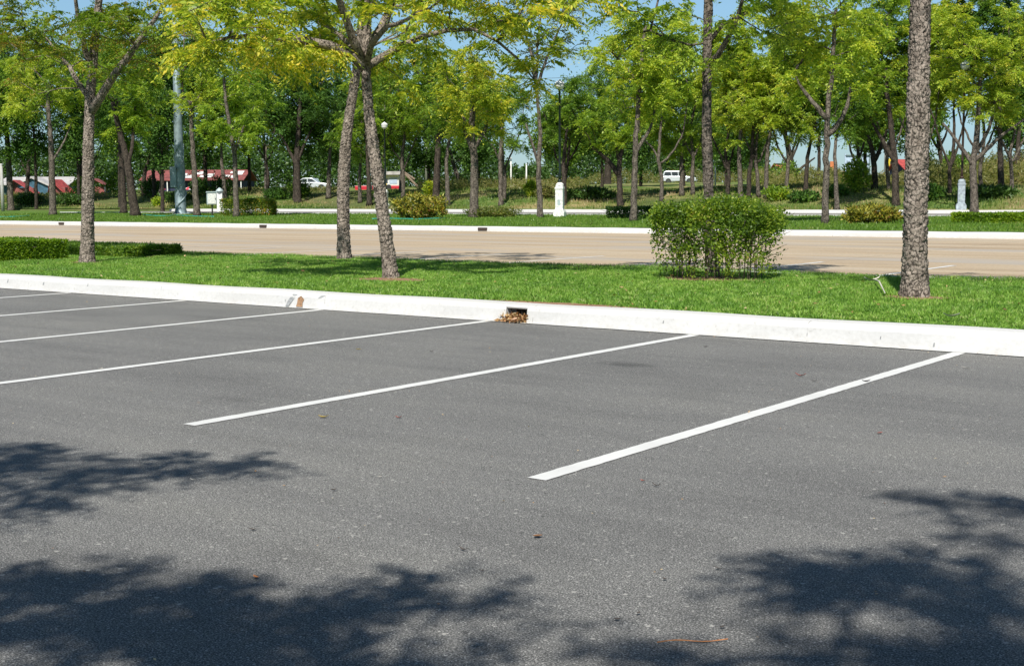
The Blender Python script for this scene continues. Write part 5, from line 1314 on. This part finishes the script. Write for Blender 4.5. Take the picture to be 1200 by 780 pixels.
# ------------------------------------------------------------------ small litter on tarmac, kerb and lawn
random.seed(12)
def leaf_obj(label, u, v, ln, wd, mat, rot, z=.006, group=None, name='fallen_leaf', curl=.25):
    p = W(u, v, z); V = []; n = 6
    for i in range(n+1):
        s = i/n; w_ = wd*math.sin(PI*min(.97, max(.03, s)))**.8/2; c = curl*ln*(4*(s-.5)**2)
        V += [(ln*(s-.5), -w_, c+w_*.5), (ln*(s-.5), 0, c*.8), (ln*(s-.5), w_, c+w_*.35)]
    F_ = []
    for i in range(n):
        for k in range(2): F_.append((3*i+k, 3*i+3+k, 3*i+4+k, 3*i+1+k))
    me = bpy.data.meshes.new(name); me.from_pydata(V, [], F_); me.update()
    o = link_mesh(name, me, mat); o.location = (p[0], p[1], z); o.rotation_euler = (0, 0, rot)
    return setp(o, label, 'leaf', group)
mY = paint('fallen_yellow', (.62, .45, .06), .6); mB = paint('fallen_brown', (.22, .11, .05), .7); mO = paint('fallen_orange', (.50, .20, .07), .7)
mD = paint('fallen_dark', (.06, .045, .035), .8); mW = paint('fallen_pale', (.62, .58, .50), .7); mR = paint('fallen_red', (.35, .09, .06), .7)
LT = [(379, 488.5, .075, .03, mY, 'bright yellow fallen leaf below the left end of the middle bay line'), (630, 628, .05, .035, mB, 'curled brown leaf below the end of the right bay line'),
 (300, 676, .045, .02, mO, 'orange leaf at the edge of the lower left shadow'), (467, 489, .05, .022, mR, 'reddish leaf right of the bright yellow one'), (391, 573.5, .035, .02, mD, 'dark leaf speck right of the upper left shadow tip'),
 (445, 558.5, .03, .016, mW, 'white scrap on the tarmac at mid left'), (226, 562, .05, .012, mW, 'pale sliver inside the upper left shadow'), (753, 563, .03, .02, mR, 'small red-brown leaf below the right bay line'),
 (769, 568.5, .06, .014, mD, 'thin dark leaf below the right bay line, beside the red-brown one'), (543, 643.5, .055, .015, mD, 'dark twig-like leaf left of the curled brown one'), (296, 620, .04, .02, mD, 'dark leaf between the two left shadows'),
 (1031, 507, .06, .022, mR, 'faint red leaf on the tarmac at right'), (779, 678, .022, .016, mD, 'dark round speck near the lower shadow tips at right of centre'), (723, 725, .028, .016, mD, 'dark leaf scrap above the bottom shadow'),
 (748, 718, .018, .014, mD, 'tiny dark scrap right of the dark leaf scrap'), (842, 665.5, .035, .012, mD, 'dark sliver left of the lower right shadow'), (1132, 431, .09, .02, mW, 'pale curled scrap below the kerb at far right'),
 (827, 406, .05, .03, mD, 'dark scrap between the kerb and the line end'), (921, 397.5, .06, .025, mO, 'brown leaf at the foot of the kerb at right'), (938, 440, .10, .03, mR, 'reddish stain-like leaf in the right bay'),
 (954, 446, .05, .02, mD, 'dark speck in the right bay'), (1015, 446.5, .08, .035, mD, 'grey scrap lying on the right bay line'), (420, 409, .06, .03, mY, 'small yellow leaf in the third bay'), (506, 411.8, .04, .02, mD, 'dark speck in the third bay'),
 (118, 432, .05, .025, mW, 'pale scrap left in the fourth bay'), (565, 668, .03, .01, mD, 'thin dark needle below the curled brown leaf'), (846, 734, .025, .012, mD, 'dark speck right above the bottom shadow')]
for i, (u, v, a, c, mt, lb) in enumerate(LT): leaf_obj(lb, u, v, a*.8, c*.75, mt, random.uniform(-.9, .9)-YAW, curl=random.uniform(.08, .3))
leaf_obj('cream fallen leaf on the lawn by the kerb at right', 1115, 371, .14, .08, mW, .4, z=.235)
leaf_obj('large pale dry leaf on the lawn beside the foot of the thick near trunk', 1022, 329, .22, .10, mW, .9, z=.24)
# pine-like twig on the tarmac
A = W(770, 752, .008); B = W(853, 749, .008)
mb = MB(); s = np.linspace(0, 1, 9)[:, None]; P = A*(1-s)+B*s; P[:, 2] = .008+.004*np.sin(s[:, 0]*7); P += Uv*0; P[:, 1] += .006*np.sin(s[:, 0]*3.1)
mb.tube(P, .0018, 5); o = mb.build('twig', mO, None, smooth=True); setp(o, 'long thin orange twig at the bottom centre of the tarmac', 'twig')
A = W(1024, 327, .24); B = W(1037, 343, .24); mb = MB(); mb.tube([A, (A+B)/2+np.array([0, 0, .05]), B], [.012, .01, .006], 6); o = mb.build('stick', mW, None); setp(o, 'pale bent stick on the lawn left of the thick near trunk', 'stick')
# leaves banked up in the drain mouth
r = np.random.default_rng(9); n = 420
x = r.uniform(dxl-.05, dxr-.01, n); y = -np.abs(r.normal(0, .03, n))+.045; hmax = np.clip(.075-np.abs(x-(dxl+dxr)/2)*.12, .01, 1)
P = np.stack([x, y, .006+hmax*r.uniform(0, 1, n)*np.clip(1+y*12, .1, 1)], 1)
D = unit(r.normal(0, 1, (n, 3))*np.array([1, 1, .5])); Wd = unit(np.cross(D, r.normal(0, 1, (n, 3))+np.array([0, 0, 1.5])))
setp(np_mesh('leaf_litter', rhombi(P, D, Wd, .075*r.uniform(.5, 1.3, n), .03*r.uniform(.5, 1.3, n)).reshape(-1, 3), 4, M['litter']), 'dry tan leaves banked in the mouth of the kerb drain', 'litter', None, 'stuff')
# small grit and leaf crumbs scattered over the tarmac and along the kerb foot
n = 900; x = r.uniform(-22, 3, n); y = -np.where(r.random(n) < .25, np.abs(r.normal(0, .05, n))+.03, r.uniform(0, 9, n)); P = np.stack([x, y, np.full(n, .006)], 1)
D = unit(r.normal(0, 1, (n, 3))*np.array([1, 1, .15])); Wd = unit(np.cross(D, np.array([0, 0, 1.])+r.normal(0, .2, (n, 3))))
setp(np_mesh('grit', rhombi(P, D, Wd, .014*r.uniform(.4, 1.6, n), .008*r.uniform(.5, 1.5, n)).reshape(-1, 3), 4, M['litter']), 'tiny leaf crumbs and grit scattered on the tarmac', 'litter', None, 'stuff')
n = 260; x = r.uniform(-25, 2, n); y = r.uniform(.4, 6.6, n); P = np.stack([x, y, np.full(n, .225)], 1)
D = unit(r.normal(0, 1, (n, 3))*np.array([1, 1, .3])); Wd = unit(np.cross(D, np.array([0, 0, 1.])+r.normal(0, .4, (n, 3))))
setp(np_mesh('lawn_litter', rhombi(P, D, Wd, .06*r.uniform(.4, 1.3, n), .03*r.uniform(.5, 1.3, n)).reshape(-1, 3), 4, M['litter']), 'dry fallen leaves dotted over the near lawn', 'litter', None, 'stuff')

# ------------------------------------------------------------------ world, sun, camera
world = bpy.data.worlds.new('World'); scene.world = world; world.use_nodes = True
wn = world.node_tree; wn.nodes.clear()
sky = wn.nodes.new('ShaderNodeTexSky'); sky.sky_type = 'NISHITA'; sky.sun_disc = False
dsun = np.array([-TR[0], -TR[1]])
sky.sun_elevation = SUN_EL; sky.sun_rotation = math.atan2(dsun[0], dsun[1])
sky.air_density = 1.15; sky.dust_density = 0.0; sky.ozone_density = 1.4; sky.altitude = 900
tcw = wn.nodes.new('ShaderNodeTexCoord'); sepw = wn.nodes.new('ShaderNodeSeparateXYZ'); wn.links.new(tcw.outputs['Generated'], sepw.inputs[0])
tint = ramp(wn, sepw.outputs[2], [(0.0, (.50, .68, .98)), (.06, (.72, .94, 1.20)), (.14, (1.0, 1.22, 1.34)), (.30, (1.0, 1.12, 1.15)), (.55, (.86, .93, .94))])
skyc = mix(wn, 1.0, sky.outputs[0], tint, 'MULTIPLY')
bg = wn.nodes.new('ShaderNodeBackground'); bg.inputs[1].default_value = .062
wo = wn.nodes.new('ShaderNodeOutputWorld'); wn.links.new(skyc, bg.inputs[0]); wn.links.new(bg.outputs[0], wo.inputs[0])
sl = bpy.data.lights.new('sun', 'SUN'); sl.energy = 4.9; sl.angle = math.radians(.55); sl.color = (1, .955, .88)
so = bpy.data.objects.new('sun', sl); COL.objects.link(so)
dv = Vector((TR[0]*math.cos(SUN_EL), TR[1]*math.cos(SUN_EL), -math.sin(SUN_EL)))
so.rotation_euler = dv.to_track_quat('-Z', 'Y').to_euler()

cam = bpy.data.cameras.new('camera'); co = bpy.data.objects.new('camera', cam); COL.objects.link(co)
cam.sensor_fit = 'HORIZONTAL'; cam.sensor_width = 36; cam.lens = 36*FPX/1200; cam.clip_start = .05; cam.clip_end = 5000
mt = Matrix(((Rv[0], Uv[0], -Fv[0], CX), (Rv[1], Uv[1], -Fv[1], CY), (Rv[2], Uv[2], -Fv[2], CH), (0, 0, 0, 1)))
co.matrix_world = mt
scene.camera = co
scene.render.engine = 'CYCLES'
scene.render.resolution_x = 1024; scene.render.resolution_y = 665
scene.cycles.max_bounces = 6; scene.cycles.transmission_bounces = 3; scene.cycles.diffuse_bounces = 3
vs = scene.view_settings; vs.view_transform = 'Standard'; vs.look = 'None'; vs.gamma = 1; vs.use_curve_mapping = False; vs.exposure = 0.35
